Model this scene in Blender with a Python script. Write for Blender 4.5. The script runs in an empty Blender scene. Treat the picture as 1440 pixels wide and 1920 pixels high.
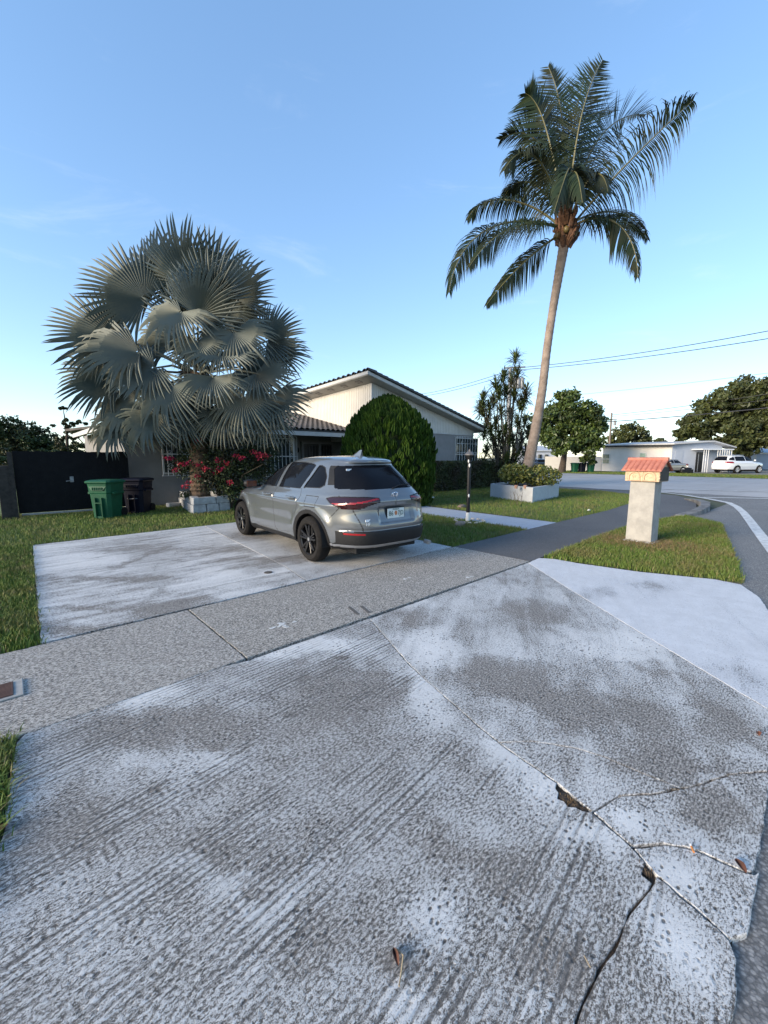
import bpy, bmesh, math, random
import numpy as np
from mathutils import Vector, Matrix
random.seed(7); rng = np.random.default_rng(7)
R = math.radians
scene = bpy.context.scene
COL = scene.collection
# ------------------------------------------------------------------ camera
# world X runs along the pavement, Y runs from the street to the house, Z up (metres)
F, H, HY = 765.0, 1.5, 858.0
PITCH = math.atan((960 - HY) / F)
AZ = math.atan2(1560 - 720, math.hypot(F, 960 - HY))
FWD = np.array([math.cos(AZ), math.sin(AZ), 0]); RGT = np.array([math.sin(AZ), -math.cos(AZ), 0]); UPV = np.array([0, 0, 1.0])
cam = bpy.data.cameras.new('camera'); camo = bpy.data.objects.new('camera', cam); COL.objects.link(camo)
camo.location = (0, 0, H); camo.rotation_euler = (math.pi / 2 - PITCH, 0, AZ - math.pi / 2)
cam.sensor_fit = 'VERTICAL'; cam.sensor_height = 24; cam.lens = 24 * F / 1920; cam.clip_start = .05; cam.clip_end = 3000
scene.camera = camo
scene.render.resolution_x = 768; scene.render.resolution_y = 1024
# ------------------------------------------------------------------ world, sun, exposure
SUN_AZ = (-1.0, 0.20)          # direction towards the sun, on the ground
SUN_EL = R(16)
w = bpy.data.worlds.new('World'); scene.world = w; w.use_nodes = True
nt = w.node_tree; nt.nodes.clear()
wo = nt.nodes.new('ShaderNodeOutputWorld'); bg = nt.nodes.new('ShaderNodeBackground'); sk = nt.nodes.new('ShaderNodeTexSky')
sk.sky_type = 'NISHITA'; sk.sun_disc = False; sk.sun_elevation = SUN_EL
sk.sun_rotation = math.atan2(SUN_AZ[0], SUN_AZ[1]); sk.altitude = 0; sk.air_density = 1.0; sk.dust_density = 0.15; sk.ozone_density = 3.5
bg.inputs['Strength'].default_value = 0.15
wtc = nt.nodes.new('ShaderNodeTexCoord'); wmp = nt.nodes.new('ShaderNodeMapping'); wmp.inputs['Scale'].default_value = (1.2, 1.2, 5.0); wmp.inputs['Rotation'].default_value = (.25, .1, .4)
wn = nt.nodes.new('ShaderNodeTexNoise'); wn.inputs['Scale'].default_value = 2.2; wn.inputs['Detail'].default_value = 7; wn.inputs['Roughness'].default_value = .62; wn.inputs['Distortion'].default_value = .6
wr_ = nt.nodes.new('ShaderNodeMapRange'); wr_.interpolation_type = 'SMOOTHSTEP'; wr_.inputs[1].default_value = .56; wr_.inputs[2].default_value = .82; wr_.inputs[4].default_value = .22
wm = nt.nodes.new('ShaderNodeMix'); wm.data_type = 'RGBA'; wm.inputs[7].default_value = (2.4, 2.5, 2.6, 1)      # thin high cloud
nt.links.new(wtc.outputs['Generated'], wmp.inputs[0]); nt.links.new(wmp.outputs[0], wn.inputs['Vector']); nt.links.new(wn.outputs[0], wr_.inputs[0]); nt.links.new(wr_.outputs[0], wm.inputs[0]); 
hs = nt.nodes.new('ShaderNodeHueSaturation'); hs.inputs['Hue'].default_value = .508; hs.inputs['Saturation'].default_value = 1.14; hs.inputs['Value'].default_value = 1.0
nt.links.new(sk.outputs[0], hs.inputs['Color']); gm_ = nt.nodes.new('ShaderNodeGamma'); gm_.inputs[1].default_value = .64; nt.links.new(hs.outputs[0], gm_.inputs[0]); nt.links.new(gm_.outputs[0], wm.inputs[6])
nt.links.new(wm.outputs[2], bg.inputs['Color']); nt.links.new(bg.outputs[0], wo.inputs['Surface'])
sl = bpy.data.lights.new('sun', 'SUN'); so = bpy.data.objects.new('sun', sl); COL.objects.link(so)
sl.energy = 2.0; sl.angle = R(26); sl.color = (1.0, .84, .64)
d = Vector((SUN_AZ[0], SUN_AZ[1], 0)).normalized() * math.cos(SUN_EL) + Vector((0, 0, math.sin(SUN_EL)))
so.rotation_euler = d.to_track_quat('Z', 'Y').to_euler(); so.location = (-20, 5, 12)
vs = scene.view_settings; vs.view_transform = 'Standard'; vs.look = 'None'; vs.exposure = 1.85; vs.gamma = 1.0; vs.use_curve_mapping = False

# ------------------------------------------------------------------ measuring helpers (photo pixel -> place)
def ray(x, y):
    a = (x - 720) / F; b = (y - 960) / F
    return RGT * a + FWD * (math.cos(PITCH) - math.sin(PITCH) * b) - UPV * (math.sin(PITCH) + math.cos(PITCH) * b)
O = np.array([0, 0, H])
def G(x, y, z=0.0): r = ray(x, y); return O + r * ((z - H) / r[2])
def g2(x, y): p = G(x, y); return (float(p[0]), float(p[1]))
def onV(x, y, v): r = ray(x, y); return O + r * (v / r[1])
def onU(x, y, u): r = ray(x, y); return O + r * (u / r[0])
def atD(x, y, D): r = ray(x, y); return O + r * (D / float(r @ FWD))     # D = distance ahead of the viewpoint
def V3(p): return Vector((float(p[0]), float(p[1]), float(p[2])))

# ------------------------------------------------------------------ object helpers
def tag(o, label=None, cat=None, group=None, kind=None):
    if label: o['label'] = label
    if cat: o['category'] = cat
    if group: o['group'] = group
    if kind: o['kind'] = kind
    return o
def thing(name, loc, label, cat, group=None, rz=0.0):
    o = bpy.data.objects.new(name, None); COL.objects.link(o); o.location = V3(loc); o.rotation_euler = (0, 0, rz)
    o.empty_display_size = .2
    return tag(o, label, cat, group)
def link(name, me, parent=None, inv=True):
    o = bpy.data.objects.new(name, me); COL.objects.link(o)
    if parent is not None: o.parent = parent
    return o
def copy_tree(o, parent=None):
    c = o.copy(); COL.objects.link(c); c.parent = parent
    for ch in list(o.children): copy_tree(ch, c)
    return c
def mesh_np(name, V, Fc, mats, parent=None, smooth=False, midx=None):
    """V (n,3), Fc (m,3|4) arrays"""
    V = np.asarray(V, np.float32); Fc = np.asarray(Fc, np.int32); k = Fc.shape[1]
    me = bpy.data.meshes.new(name)
    me.vertices.add(len(V)); me.vertices.foreach_set('co', V.ravel())
    me.loops.add(Fc.size); me.loops.foreach_set('vertex_index', Fc.ravel())
    me.polygons.add(len(Fc)); me.polygons.foreach_set('loop_start', np.arange(0, Fc.size, k, dtype=np.int32))
    me.polygons.foreach_set('loop_total', np.full(len(Fc), k, np.int32))
    if midx is not None: me.polygons.foreach_set('material_index', np.asarray(midx, np.int32))
    me.polygons.foreach_set('use_smooth', np.full(len(Fc), smooth))
    for m in (mats if isinstance(mats, (list, tuple)) else [mats]): me.materials.append(m)
    me.update(calc_edges=True)
    return link(name, me, parent)
class MB:
    def __init__(s): s.v = []; s.f = []; s.m = []
    def add(s, vs, fs, mi=0):
        n = len(s.v); s.v += [tuple(map(float, p)) for p in vs]; s.f += [tuple(i + n for i in f) for f in fs]; s.m += [mi] * len(fs); return s
    def box(s, x0, x1, y0, y1, z0, z1, mi=0):
        return s.add([(x0,y0,z0),(x1,y0,z0),(x1,y1,z0),(x0,y1,z0),(x0,y0,z1),(x1,y0,z1),(x1,y1,z1),(x0,y1,z1)],
                     [(0,3,2,1),(4,5,6,7),(0,1,5,4),(1,2,6,5),(2,3,7,6),(3,0,4,7)], mi)
    def hexa(s, p, mi=0):   # 4 bottom pts, 4 top pts
        return s.add(p, [(0,3,2,1),(4,5,6,7),(0,1,5,4),(1,2,6,5),(2,3,7,6),(3,0,4,7)], mi)
    def bar(s, a, b, w, h=None, mi=0):
        a = Vector(a); b = Vector(b); h = h or w; d = (b - a).normalized()
        up = Vector((0,0,1)) if abs(d.z) < .95 else Vector((0,1,0))
        x = d.cross(up).normalized() * w / 2; y = x.cross(d).normalized() * h / 2
        return s.hexa([a-x-y, a+x-y, a+x+y, a-x+y, b-x-y, b+x-y, b+x+y, b-x+y], mi)
    def tube(s, pts, r, n=8, mi=0, cap=True):
        pts = [Vector(p) for p in pts]; k = len(pts); rs = r if isinstance(r, (list, tuple, np.ndarray)) else [r] * k
        vs = []; ref = None
        for i, p in enumerate(pts):
            d = (pts[min(i+1,k-1)] - pts[max(i-1,0)]).normalized()
            if ref is None:
                ref = d.orthogonal().normalized()
            ref = (ref - d * ref.dot(d)).normalized(); b = d.cross(ref)
            for j in range(n):
                a = 2*math.pi*j/n; vs.append(p + (ref*math.cos(a) + b*math.sin(a)) * rs[i])
        fs = [(i*n+j, i*n+(j+1)%n, (i+1)*n+(j+1)%n, (i+1)*n+j) for i in range(k-1) for j in range(n)]
        if cap: fs += [tuple(range(n-1,-1,-1)), tuple(range((k-1)*n, k*n))]
        return s.add(vs, fs, mi)
    def lathe(s, prof, n=24, c=(0,0,0), axis='z', mi=0, cap=True):
        vs = []
        for r, z in prof:
            for j in range(n):
                a = 2*math.pi*j/n; p = (r*math.cos(a), r*math.sin(a), z)
                if axis == 'y': p = (p[0], p[2], p[1])
                vs.append((p[0]+c[0], p[1]+c[1], p[2]+c[2]))
        k = len(prof); fs = [(i*n+j, i*n+(j+1)%n, (i+1)*n+(j+1)%n, (i+1)*n+j) for i in range(k-1) for j in range(n)]
        if cap: fs += [tuple(range(n-1,-1,-1)), tuple(range((k-1)*n, k*n))]
        return s.add(vs, fs, mi)
    def prism(s, pts, z0, z1, mi=0):
        n = len(pts); vs = [(x,y,z0) for x,y in pts] + [(x,y,z1) for x,y in pts]
        return s.add(vs, [tuple(range(n-1,-1,-1)), tuple(range(n,2*n))] + [(i,(i+1)%n,n+(i+1)%n,n+i) for i in range(n)], mi)
    def slabY(s, pts, y0, y1, mi=0):   # pts (x,z) extruded along y
        n = len(pts); vs = [(x,y0,z) for x,z in pts] + [(x,y1,z) for x,z in pts]
        return s.add(vs, [tuple(range(n-1,-1,-1)), tuple(range(n,2*n))] + [(i,(i+1)%n,n+(i+1)%n,n+i) for i in range(n)], mi)
    def blob(s, c, r, nu=10, nv=7, noise=.15, mi=0):
        vs = []; 
        for i in range(nv+1):
            t = math.pi*i/nv
            for j in range(nu):
                a = 2*math.pi*j/nu; k = 1 + random.uniform(-noise, noise)
                vs.append((c[0]+r[0]*k*math.sin(t)*math.cos(a), c[1]+r[1]*k*math.sin(t)*math.sin(a), c[2]+r[2]*k*math.cos(t)))
        return s.add(vs, [(i*nu+j, i*nu+(j+1)%nu, (i+1)*nu+(j+1)%nu, (i+1)*nu+j) for i in range(nv) for j in range(nu)], mi)
    def build(s, name, mats, parent=None, smooth=False, bevel=0, seg=2, rel=True):
        me = bpy.data.meshes.new(name)
        v = s.v
        if parent is not None and rel:      # coordinates were given in the world: store them relative to the parent
            mi = parent_matrix(parent).inverted(); v = [tuple(mi @ Vector(p)) for p in s.v]
        me.from_pydata(v, [], s.f)
        for m in (mats if isinstance(mats, (list, tuple)) else [mats]): me.materials.append(m)
        me.polygons.foreach_set('material_index', s.m)
        bm = bmesh.new(); bm.from_mesh(me); bmesh.ops.remove_doubles(bm, verts=bm.verts, dist=1e-5); bmesh.ops.recalc_face_normals(bm, faces=bm.faces); bm.to_mesh(me); bm.free()
        o = link(name, me, parent)
        if smooth:
            me.polygons.foreach_set('use_smooth', [True]*len(me.polygons))
            if smooth != 2:
                try: me.set_sharp_from_angle(angle=R(42))
                except Exception: pass
        if bevel:
            b = o.modifiers.new('bevel', 'BEVEL'); b.width = bevel; b.segments = seg; b.limit_method = 'ANGLE'; b.angle_limit = R(40)
        return o
def parent_matrix(p):
    m = Matrix.LocRotScale(p.location, p.rotation_euler, p.scale)
    return parent_matrix(p.parent) @ m if p.parent else m
def inpoly(P, poly):
    x, y = P[:, 0], P[:, 1]; ins = np.zeros(len(P), bool); n = len(poly)
    for i in range(n):
        x0, y0 = poly[i]; x1, y1 = poly[(i+1) % n]
        c = ((y0 > y) != (y1 > y)) & (x < (x1-x0)*(y-y0)/((y1-y0) if y1 != y0 else 1e-9) + x0); ins ^= c
    return ins
def polydist(P, poly, closed=True):
    d = np.full(len(P), 1e9); n = len(poly)
    for i in range(n if closed else n-1):
        a = np.array(poly[i], float); b = np.array(poly[(i+1) % n], float); ab = b-a
        t = np.clip(((P-a) @ ab)/max(ab @ ab, 1e-12), 0, 1); d = np.minimum(d, np.linalg.norm(P-(a+t[:,None]*ab), axis=1))
    return d

# ------------------------------------------------------------------ materials
class NB:
    def __init__(s, name):
        s.m = bpy.data.materials.new(name); s.m.use_nodes = True; s.t = s.m.node_tree; s.p = s.t.nodes['Principled BSDF']
        s.geo = s.t.nodes.new('ShaderNodeNewGeometry'); s.tc = s.t.nodes.new('ShaderNodeTexCoord')
    def n(s, typ, **kw):
        x = s.t.nodes.new(typ)
        for k, v in kw.items(): setattr(x, k, v)
        return x
    def l(s, a, b): s.t.links.new(a, b)
    def val(s, x, sock):
        if isinstance(x, (int, float)): sock.default_value = x
        elif isinstance(x, tuple): sock.default_value = x if len(x) == len(sock.default_value) else (*x, 1)
        else: s.l(x, sock)
    def math(s, op, a, b=0.0, c=0.0, clamp=False):
        x = s.n('ShaderNodeMath', operation=op); x.use_clamp = clamp
        s.val(a, x.inputs[0]); s.val(b, x.inputs[1]); s.val(c, x.inputs[2]); return x.outputs[0]
    def mapv(s, v, scale=(1,1,1), rot=(0,0,0), loc=(0,0,0)):
        x = s.n('ShaderNodeMapping'); s.l(v, x.inputs[0]); x.inputs['Scale'].default_value = scale; x.inputs['Rotation'].default_value = rot; x.inputs['Location'].default_value = loc
        return x.outputs[0]
    def noise(s, v, scale, detail=4, rough=.6, dist=0.0):
        x = s.n('ShaderNodeTexNoise'); s.l(v, x.inputs['Vector']); x.inputs['Scale'].default_value = scale; x.inputs['Detail'].default_value = detail
        x.inputs['Roughness'].default_value = rough; x.inputs['Distortion'].default_value = dist; return x.outputs[0]
    def vor(s, v, scale, feature='F1', rand=1.0):
        x = s.n('ShaderNodeTexVoronoi', feature=feature); s.l(v, x.inputs['Vector']); x.inputs['Scale'].default_value = scale; x.inputs['Randomness'].default_value = rand; return x
    def ramp(s, f, lo, hi, a=0.0, b=1.0, smooth=True):
        x = s.n('ShaderNodeMapRange'); x.interpolation_type = 'SMOOTHSTEP' if smooth else 'LINEAR'
        s.val(f, x.inputs[0]); s.val(lo, x.inputs[1]); s.val(hi, x.inputs[2]); x.inputs[3].default_value = a; x.inputs[4].default_value = b; return x.outputs[0]
    def mix(s, f, a, b, blend='MIX'):
        x = s.n('ShaderNodeMix', data_type='RGBA', blend_type=blend); s.val(f, x.inputs[0]); s.val(a, x.inputs[6]); s.val(b, x.inputs[7]); return x.outputs[2]
    def bump(s, h, strength=.5, dist=.01, prev=None):
        x = s.n('ShaderNodeBump'); x.inputs['Strength'].default_value = strength; x.inputs['Distance'].default_value = dist; s.l(h, x.inputs['Height'])
        if prev is not None: s.l(prev, x.inputs['Normal'])
        return x.outputs[0]
    def done(s, col=None, rough=None, nrm=None, **kw):
        if col is not None: s.val(col, s.p.inputs['Base Color'])
        if rough is not None: s.val(rough, s.p.inputs['Roughness'])
        if nrm is not None: s.l(nrm, s.p.inputs['Normal'])
        for k, v in kw.items(): s.val(v, s.p.inputs[k.replace('_', ' ')])
        return s.m
def simple(name, c1, c2=None, rough=.6, scale=8, bump=0.0, bscale=60, bd=.004, **kw):
    b = NB(name); P = b.tc.outputs['Object']
    c2 = c2 or tuple(x*.75 for x in c1)
    f = b.ramp(b.noise(P, scale, 5, .65), .32, .68)
    col = b.mix(f, c1, c2)
    nrm = b.bump(b.noise(P, bscale, 4, .6), bump, bd) if bump else None
    return b.done(col, rough, nrm, **kw)
def leafmat(name, c1, c2, c3=None, rough=.45, trans=.0, spec=.35, scale=1.2):
    """foliage: each leaf differs a little, clumps differ too"""
    b = NB(name); rp = b.geo.outputs['Random Per Island']
    f = b.noise(b.geo.outputs['Position'], scale, 3, .6)
    col = b.mix(rp, c1, c2)
    if c3: col = b.mix(b.ramp(f, .42, .66), col, c3)
    b.done(col, rough, None)
    b.p.inputs['Specular IOR Level'].default_value = spec
    if trans:
        tr = b.n('ShaderNodeBsdfTranslucent'); b.val(col, tr.inputs[0]); mx = b.n('ShaderNodeMixShader'); mx.inputs[0].default_value = trans
        b.l(b.p.outputs[0], mx.inputs[1]); b.l(tr.outputs[0], mx.inputs[2]); b.l(mx.outputs[0], b.t.nodes['Material Output'].inputs[0])
    return b.m
M = {}
M['black_plastic'] = simple('black_plastic', (.008,.0085,.010), (.012,.0125,.014), .55, 30, Specular_IOR_Level=.25)
M['rubber'] = simple('rubber', (.009,.0085,.008), (.016,.0145,.014), .85, 20, .2, 200, Specular_IOR_Level=.2)
M['white_paint'] = simple('white_paint', (.72,.72,.70), (.60,.60,.58), .5, 5, .1, 120)
M['white_metal'] = simple('white_metal', (.70,.71,.72), (.58,.59,.6), .4, 6)
M['dark_void'] = simple('dark_void', (.012,.012,.014), (.02,.02,.022), .35, 4)
M['wood_grey'] = simple('wood_grey', (.045,.038,.034), (.022,.019,.017), .9, 9, .4, 90)
M['galv'] = simple('galvanised', (.25,.26,.27), (.17,.18,.19), .45, 20)
M['soil'] = simple('soil', (.035,.026,.018), (.07,.05,.035), .95, 14, .6, 70, .02)
M['terracotta'] = simple('terracotta', (.42,.15,.09), (.33,.10,.06), .75, 10, .2, 90)
M['glass_dark'] = simple('glass_dark', (.006,.007,.010), (.008,.009,.012), .03, 3, Specular_IOR_Level=.08)
M['window_glass'] = simple('window_glass', (.02,.03,.032), (.035,.045,.045), .08, 3)
M['chrome'] = simple('chrome', (.75,.76,.78), (.7,.7,.72), .12, 3, Metallic=1.0)
M['bark'] = simple('bark', (.075,.055,.042), (.035,.027,.02), .95, 7, .8, 40, .02)
# ================================================================== GROUND, ROAD, SLABS
def concrete(name, cover, worn=(), fresh=(), groove=.0, gdir=0.0, streak=.0, sdir=None, tint=(.66,.655,.635), base=(.35,.325,.295), dark=(.065,.060,.054), pit=1.0):
    b = NB(name); P = b.geo.outputs['Position']
    big = b.noise(P, .9, 4, .6, .4); mid = b.noise(P, 5.5, 5, .68); PA = b.mapv(P, (.75, 1.45, 1), (0, 0, gdir)); fine = b.noise(PA, 78, 4, .72); finest = b.noise(P, 260, 3, .7)
    gm = b.mapv(P, (1, 1, 1), (0, 0, gdir))
    wv = b.n('ShaderNodeTexWave'); wv.wave_type = 'BANDS'; wv.bands_direction = 'Y'; wv.inputs['Scale'].default_value = 9.5; wv.inputs['Distortion'].default_value = 2.4; wv.inputs['Detail'].default_value = 4; wv.inputs['Detail Scale'].default_value = 2.2; wv.inputs['Detail Roughness'].default_value = .65; b.l(b.mapv(gm, (.35, 1, 1)), wv.inputs['Vector'])
    gw = b.math('MULTIPLY_ADD', wv.outputs['Fac'], .34, b.math('MULTIPLY', b.noise(b.mapv(gm, (1.5, 26, 1)), 1.0, 4, .65, .15), .66))
    gm2 = b.math('MULTIPLY_ADD', b.noise(b.mapv(gm, (.35, 2.6, 1)), 1.0, 3, .5), .7, b.math('MULTIPLY', b.noise(P, 3.0, 3, .6), .3))
    st = b.noise(b.mapv(b.mapv(P, (1,1,1), (0,0,gdir if sdir is None else sdir)), (.9, 5.5, 1)), 1.0, 5, .65, .8)
    v = b.math('MULTIPLY_ADD', big, .55, cover - .275)
    v = b.math('MULTIPLY_ADD', b.math('SUBTRACT', mid, .5), .75, v)
    v = b.math('MULTIPLY_ADD', b.math('SUBTRACT', fine, .5), 1.9, v); v = b.math('MULTIPLY_ADD', b.math('SUBTRACT', finest, .5), 1.9, v)
    if streak: v = b.math('MULTIPLY_ADD', b.math('SUBTRACT', st, .5), streak, v)
    if groove: v = b.math('MULTIPLY_ADD', b.math('MULTIPLY', b.math('SUBTRACT', gw, .5), b.ramp(gm2, .42, .58)), groove, v)
    wn_ = b.n('ShaderNodeTexNoise'); b.l(P, wn_.inputs['Vector']); wn_.inputs['Scale'].default_value = 2.6; wn_.inputs['Detail'].default_value = 5; wn_.inputs['Roughness'].default_value = .7
    wv_ = b.n('ShaderNodeVectorMath', operation='MULTIPLY_ADD'); b.l(wn_.outputs['Color'], wv_.inputs[0]); wv_.inputs[1].default_value = (.8,.8,0); wv_.inputs[2].default_value = (-.4,-.4,0)
    wa_ = b.n('ShaderNodeVectorMath', operation='ADD'); b.l(P, wa_.inputs[0]); b.l(wv_.outputs[0], wa_.inputs[1]); PW = wa_.outputs[0]
    def ell(e):
        x, y, a, c, rot, k = e
        s1 = b.n('ShaderNodeVectorMath', operation='SUBTRACT'); b.l(PW if max(a, c) > .16 else P, s1.inputs[0]); s1.inputs[1].default_value = (x, y, 0)
        vr = b.n('ShaderNodeVectorRotate', rotation_type='Z_AXIS'); b.l(s1.outputs[0], vr.inputs['Vector']); vr.inputs['Angle'].default_value = -rot
        sc = b.n('ShaderNodeVectorMath', operation='MULTIPLY'); b.l(vr.outputs[0], sc.inputs[0]); sc.inputs[1].default_value = (1/a, 1/c, 0)
        ln = b.n('ShaderNodeVectorMath', operation='LENGTH'); b.l(sc.outputs[0], ln.inputs[0])
        return b.math('MULTIPLY', b.ramp(ln.outputs['Value'], .1, 1.3, 1, 0), k*.95)
    for e in worn: v = b.math('SUBTRACT', v, ell(e))
    for e in fresh: v = b.math('ADD', v, ell(e))
    mask = b.ramp(v, .32, .68)
    # bare concrete: aggregate speckle and grime
    bare = b.mix(b.ramp(fine, .40, .60), dark, base)
    bare = b.mix(b.math('MULTIPLY', b.ramp(finest, .55, .72), .5), bare, (.36,.34,.31))
    bare = b.mix(b.math('MULTIPLY', b.ramp(mid, .35, .7), .35), bare, (.19,.17,.15))
    paint = b.mix(b.ramp(mid, .3, .7), tint, tuple(x*.84 for x in tint))
    col = b.mix(mask, bare, paint)
    # pits that hold dirt
    vp = b.vor(b.mapv(P, (.8, 1.2, 1), (0, 0, gdir)), 46); pr = b.n('ShaderNodeSeparateColor'); b.l(vp.outputs['Color'], pr.inputs[0])
    pitm = b.math('MULTIPLY', b.ramp(vp.outputs['Distance'], .20, .38, 1, 0), b.ramp(pr.outputs[0], .50, .70))
    pitm = b.math('MULTIPLY', pitm, b.ramp(b.noise(P, 2.2, 2, .5), .36, .6, .15, pit))
    col = b.mix(b.math('MULTIPLY', pitm, .9), col, (.035,.032,.03))
    h = b.math('MULTIPLY_ADD', fine, .6, b.math('MULTIPLY', finest, .25))
    h = b.math('MULTIPLY_ADD', pitm, -.9, h)
    if groove: 
        gb = b.math('MULTIPLY', b.ramp(gw, .3, .62), b.ramp(gm2, .42, .58))
        h = b.math('MULTIPLY_ADD', gb, .9, h)
        col = b.mix(b.math('MULTIPLY', b.math('MULTIPLY', b.ramp(gw, .30, .44, 1, 0), b.ramp(gm2, .44, .58)), .75), col, (.06,.058,.057))
    h = b.math('MULTIPLY_ADD', mask, .25, h)
    return b.done(col, .85, b.bump(h, .75, .006))
def PE(px, py, wpx, hpx, k):   # a worn or fresh patch seen at a pixel, as an ellipse on the ground
    c = G(px, py); a = G(px + wpx, py); e = G(px, py - hpx)
    la = np.linalg.norm((a-c)[:2]); lb = np.linalg.norm((e-c)[:2]); rot = math.atan2((a-c)[1], (a-c)[0])
    return (float(c[0]), float(c[1]), float(la), float(lb), rot, k)
gd = np.array(g2(600, 1480)) - np.array(g2(100, 1850)); GDIR = -math.atan2(gd[1], gd[0])
M['apron_a'] = concrete('apron_whitewash_worn', .48, 
    worn=[PE(300,1360,190,45,.30), PE(640,1290,160,55,.30), PE(120,1560,130,60,.30), PE(420,1580,200,50,.16), PE(600,1720,150,60,.12), PE(830,1600,90,60,.18), PE(950,1650,120,50,.25), PE(1040,1800,80,90,.28), PE(745,1800,40,30,.4), PE(570,1272,14,7,.9), PE(45,1547,26,10,1.0), PE(405,1403,14,7,.9), PE(640,1233,18,4,.8), PE(545,1340,17,6,.8), PE(20,1560,16,10,.6), PE(290,1480,14,8,.6)],
    fresh=[PE(160,1310,220,30,.55), PE(560,1215,180,24,.5), PE(800,1290,70,70,.36), PE(960,1420,80,70,.42), PE(330,1430,160,30,.2), PE(450,1640,140,40,.16), PE(820,1720,70,60,.26), PE(1130,1580,90,40,.32), PE(1020,1880,60,40,.25), PE(1270,1770,70,80,.5), PE(760,1880,60,50,.25)], groove=.55, gdir=GDIR)
M['apron_b'] = concrete('apron_whitewash_mid', .56,
    worn=[PE(1010,1150,80,28,.36), PE(930,1270,120,40,.40), PE(1060,1310,140,40,.40), PE(780,1160,50,22,.4), PE(1340,1350,60,50,.42), PE(1240,1420,120,40,.42), PE(1350,1520,80,40,.42), PE(1230,1250,40,28,.25), PE(1200,1350,90,30,.3)],
    fresh=[PE(800,1210,70,40,.28), PE(1140,1210,120,30,.26), PE(1180,1540,40,26,.45), PE(1260,1640,60,30,.4), PE(1390,1400,40,40,.3)], gdir=GDIR, streak=.8, sdir=-.55)
M['apron_c'] = concrete('apron_whitewash_fresh', .88, worn=[PE(1230,1230,60,20,.2), PE(1370,1260,60,30,.24), PE(1110,1110,50,14,.2), PE(1240,1100,60,10,.22)], gdir=GDIR, streak=.7, sdir=-.45, pit=.2, tint=(.60,.61,.625))
M['pad'] = concrete('pad_whitewash', .64,
    worn=[PE(130,1180,110,14,.55), PE(320,1140,120,18,.55), PE(200,1085,140,7,.45), PE(150,1140,90,5,.35), PE(260,1030,90,7,.3), PE(440,1030,90,9,.35), PE(460,1050,90,8,.3), PE(480,1062,60,6,.3), PE(540,1050,70,9,.5), PE(300,1110,30,10,.35), PE(250,1050,12,22,.3)],
    fresh=[PE(400,1080,60,14,.25), PE(160,1050,90,12,.2)], streak=1.35, gdir=0.0, pit=.3)
M['pad_right'] = concrete('pad_whitewash_right', .66, worn=[PE(470,1005,70,9,.3), PE(545,1048,50,10,.5), PE(690,1030,120,10,.3), PE(520,990,60,6,.2)], streak=.7, gdir=0.0, pit=.3, tint=(.56,.56,.55))
M['sidewalk'] = concrete('sidewalk_concrete', .30, fresh=[PE(300,1250,160,9,.12), PE(480,1230,160,8,.14)], tint=(.60,.575,.53), base=(.49,.465,.425), dark=(.11,.10,.088), pit=.9)
M['sidewalk_rough'] = concrete('sidewalk_rough', .22, tint=(.58,.55,.50), base=(.50,.47,.42), dark=(.085,.077,.066), pit=1.0)
M['walk'] = concrete('walk_blue_grey', .95, tint=(.36,.405,.47), pit=.1)
M['planter_paint'] = concrete('planter_paint', .9, tint=(.47,.49,.51), pit=.2)
def asphalt(name, c1, c2, spk=.2, gapk=.55):
    b = NB(name); P = b.geo.outputs['Position']
    f = b.noise(P, 130, 3, .75); big = b.noise(P, .5, 5, .6, .5); tr = b.noise(b.mapv(P, (.06, .9, 1)), 1, 4, .6)
    col = b.mix(b.ramp(big, .3, .7), c1, c2); col = b.mix(b.math('MULTIPLY', b.ramp(tr, .45, .7), .35), col, tuple(x*.6 for x in c1))
    vc = b.vor(P, 75); vs_ = b.n('ShaderNodeSeparateColor'); b.l(vc.outputs['Color'], vs_.inputs[0]); col = b.mix(b.math('MULTIPLY', b.ramp(vs_.outputs[0], .6, .9), spk), col, (.42,.40,.37)); col = b.mix(b.math('MULTIPLY', b.ramp(vc.outputs['Distance'], .35, .6), gapk), col, (.04,.039,.038)); col = b.mix(b.math('MULTIPLY', b.ramp(f, .28, .46, 1, 0), gapk*.9), col, (.03,.03,.03))
    return b.done(col, .8, b.bump(f, .5, .006))
M['asphalt'] = asphalt('asphalt', (.23,.222,.212), (.175,.17,.163), .55)
M['cross_asphalt'] = asphalt('cross_asphalt', (.40,.39,.385), (.35,.34,.332), .15, .08)
M['path_dark'] = asphalt('path_dark', (.105,.10,.098), (.075,.072,.072), .12, .25)
def lawnmat():
    b = NB('lawn'); P = b.geo.outputs['Position']
    a = b.noise(P, 1.1, 4, .6); c = b.noise(P, 30, 4, .7)
    col = b.mix(b.ramp(c, .35, .65), (.07,.11,.022), (.12,.155,.04)); col = b.mix(b.math('MULTIPLY', b.ramp(a, .5, .72), .6), col, (.12,.095,.045))
    return b.done(col, .9, b.bump(c, .8, .03))
M['lawn'] = lawnmat()
M['road_white'] = simple('road_white', (.66,.66,.64), (.42,.42,.41), .7, 9, .3, 120)

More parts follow.
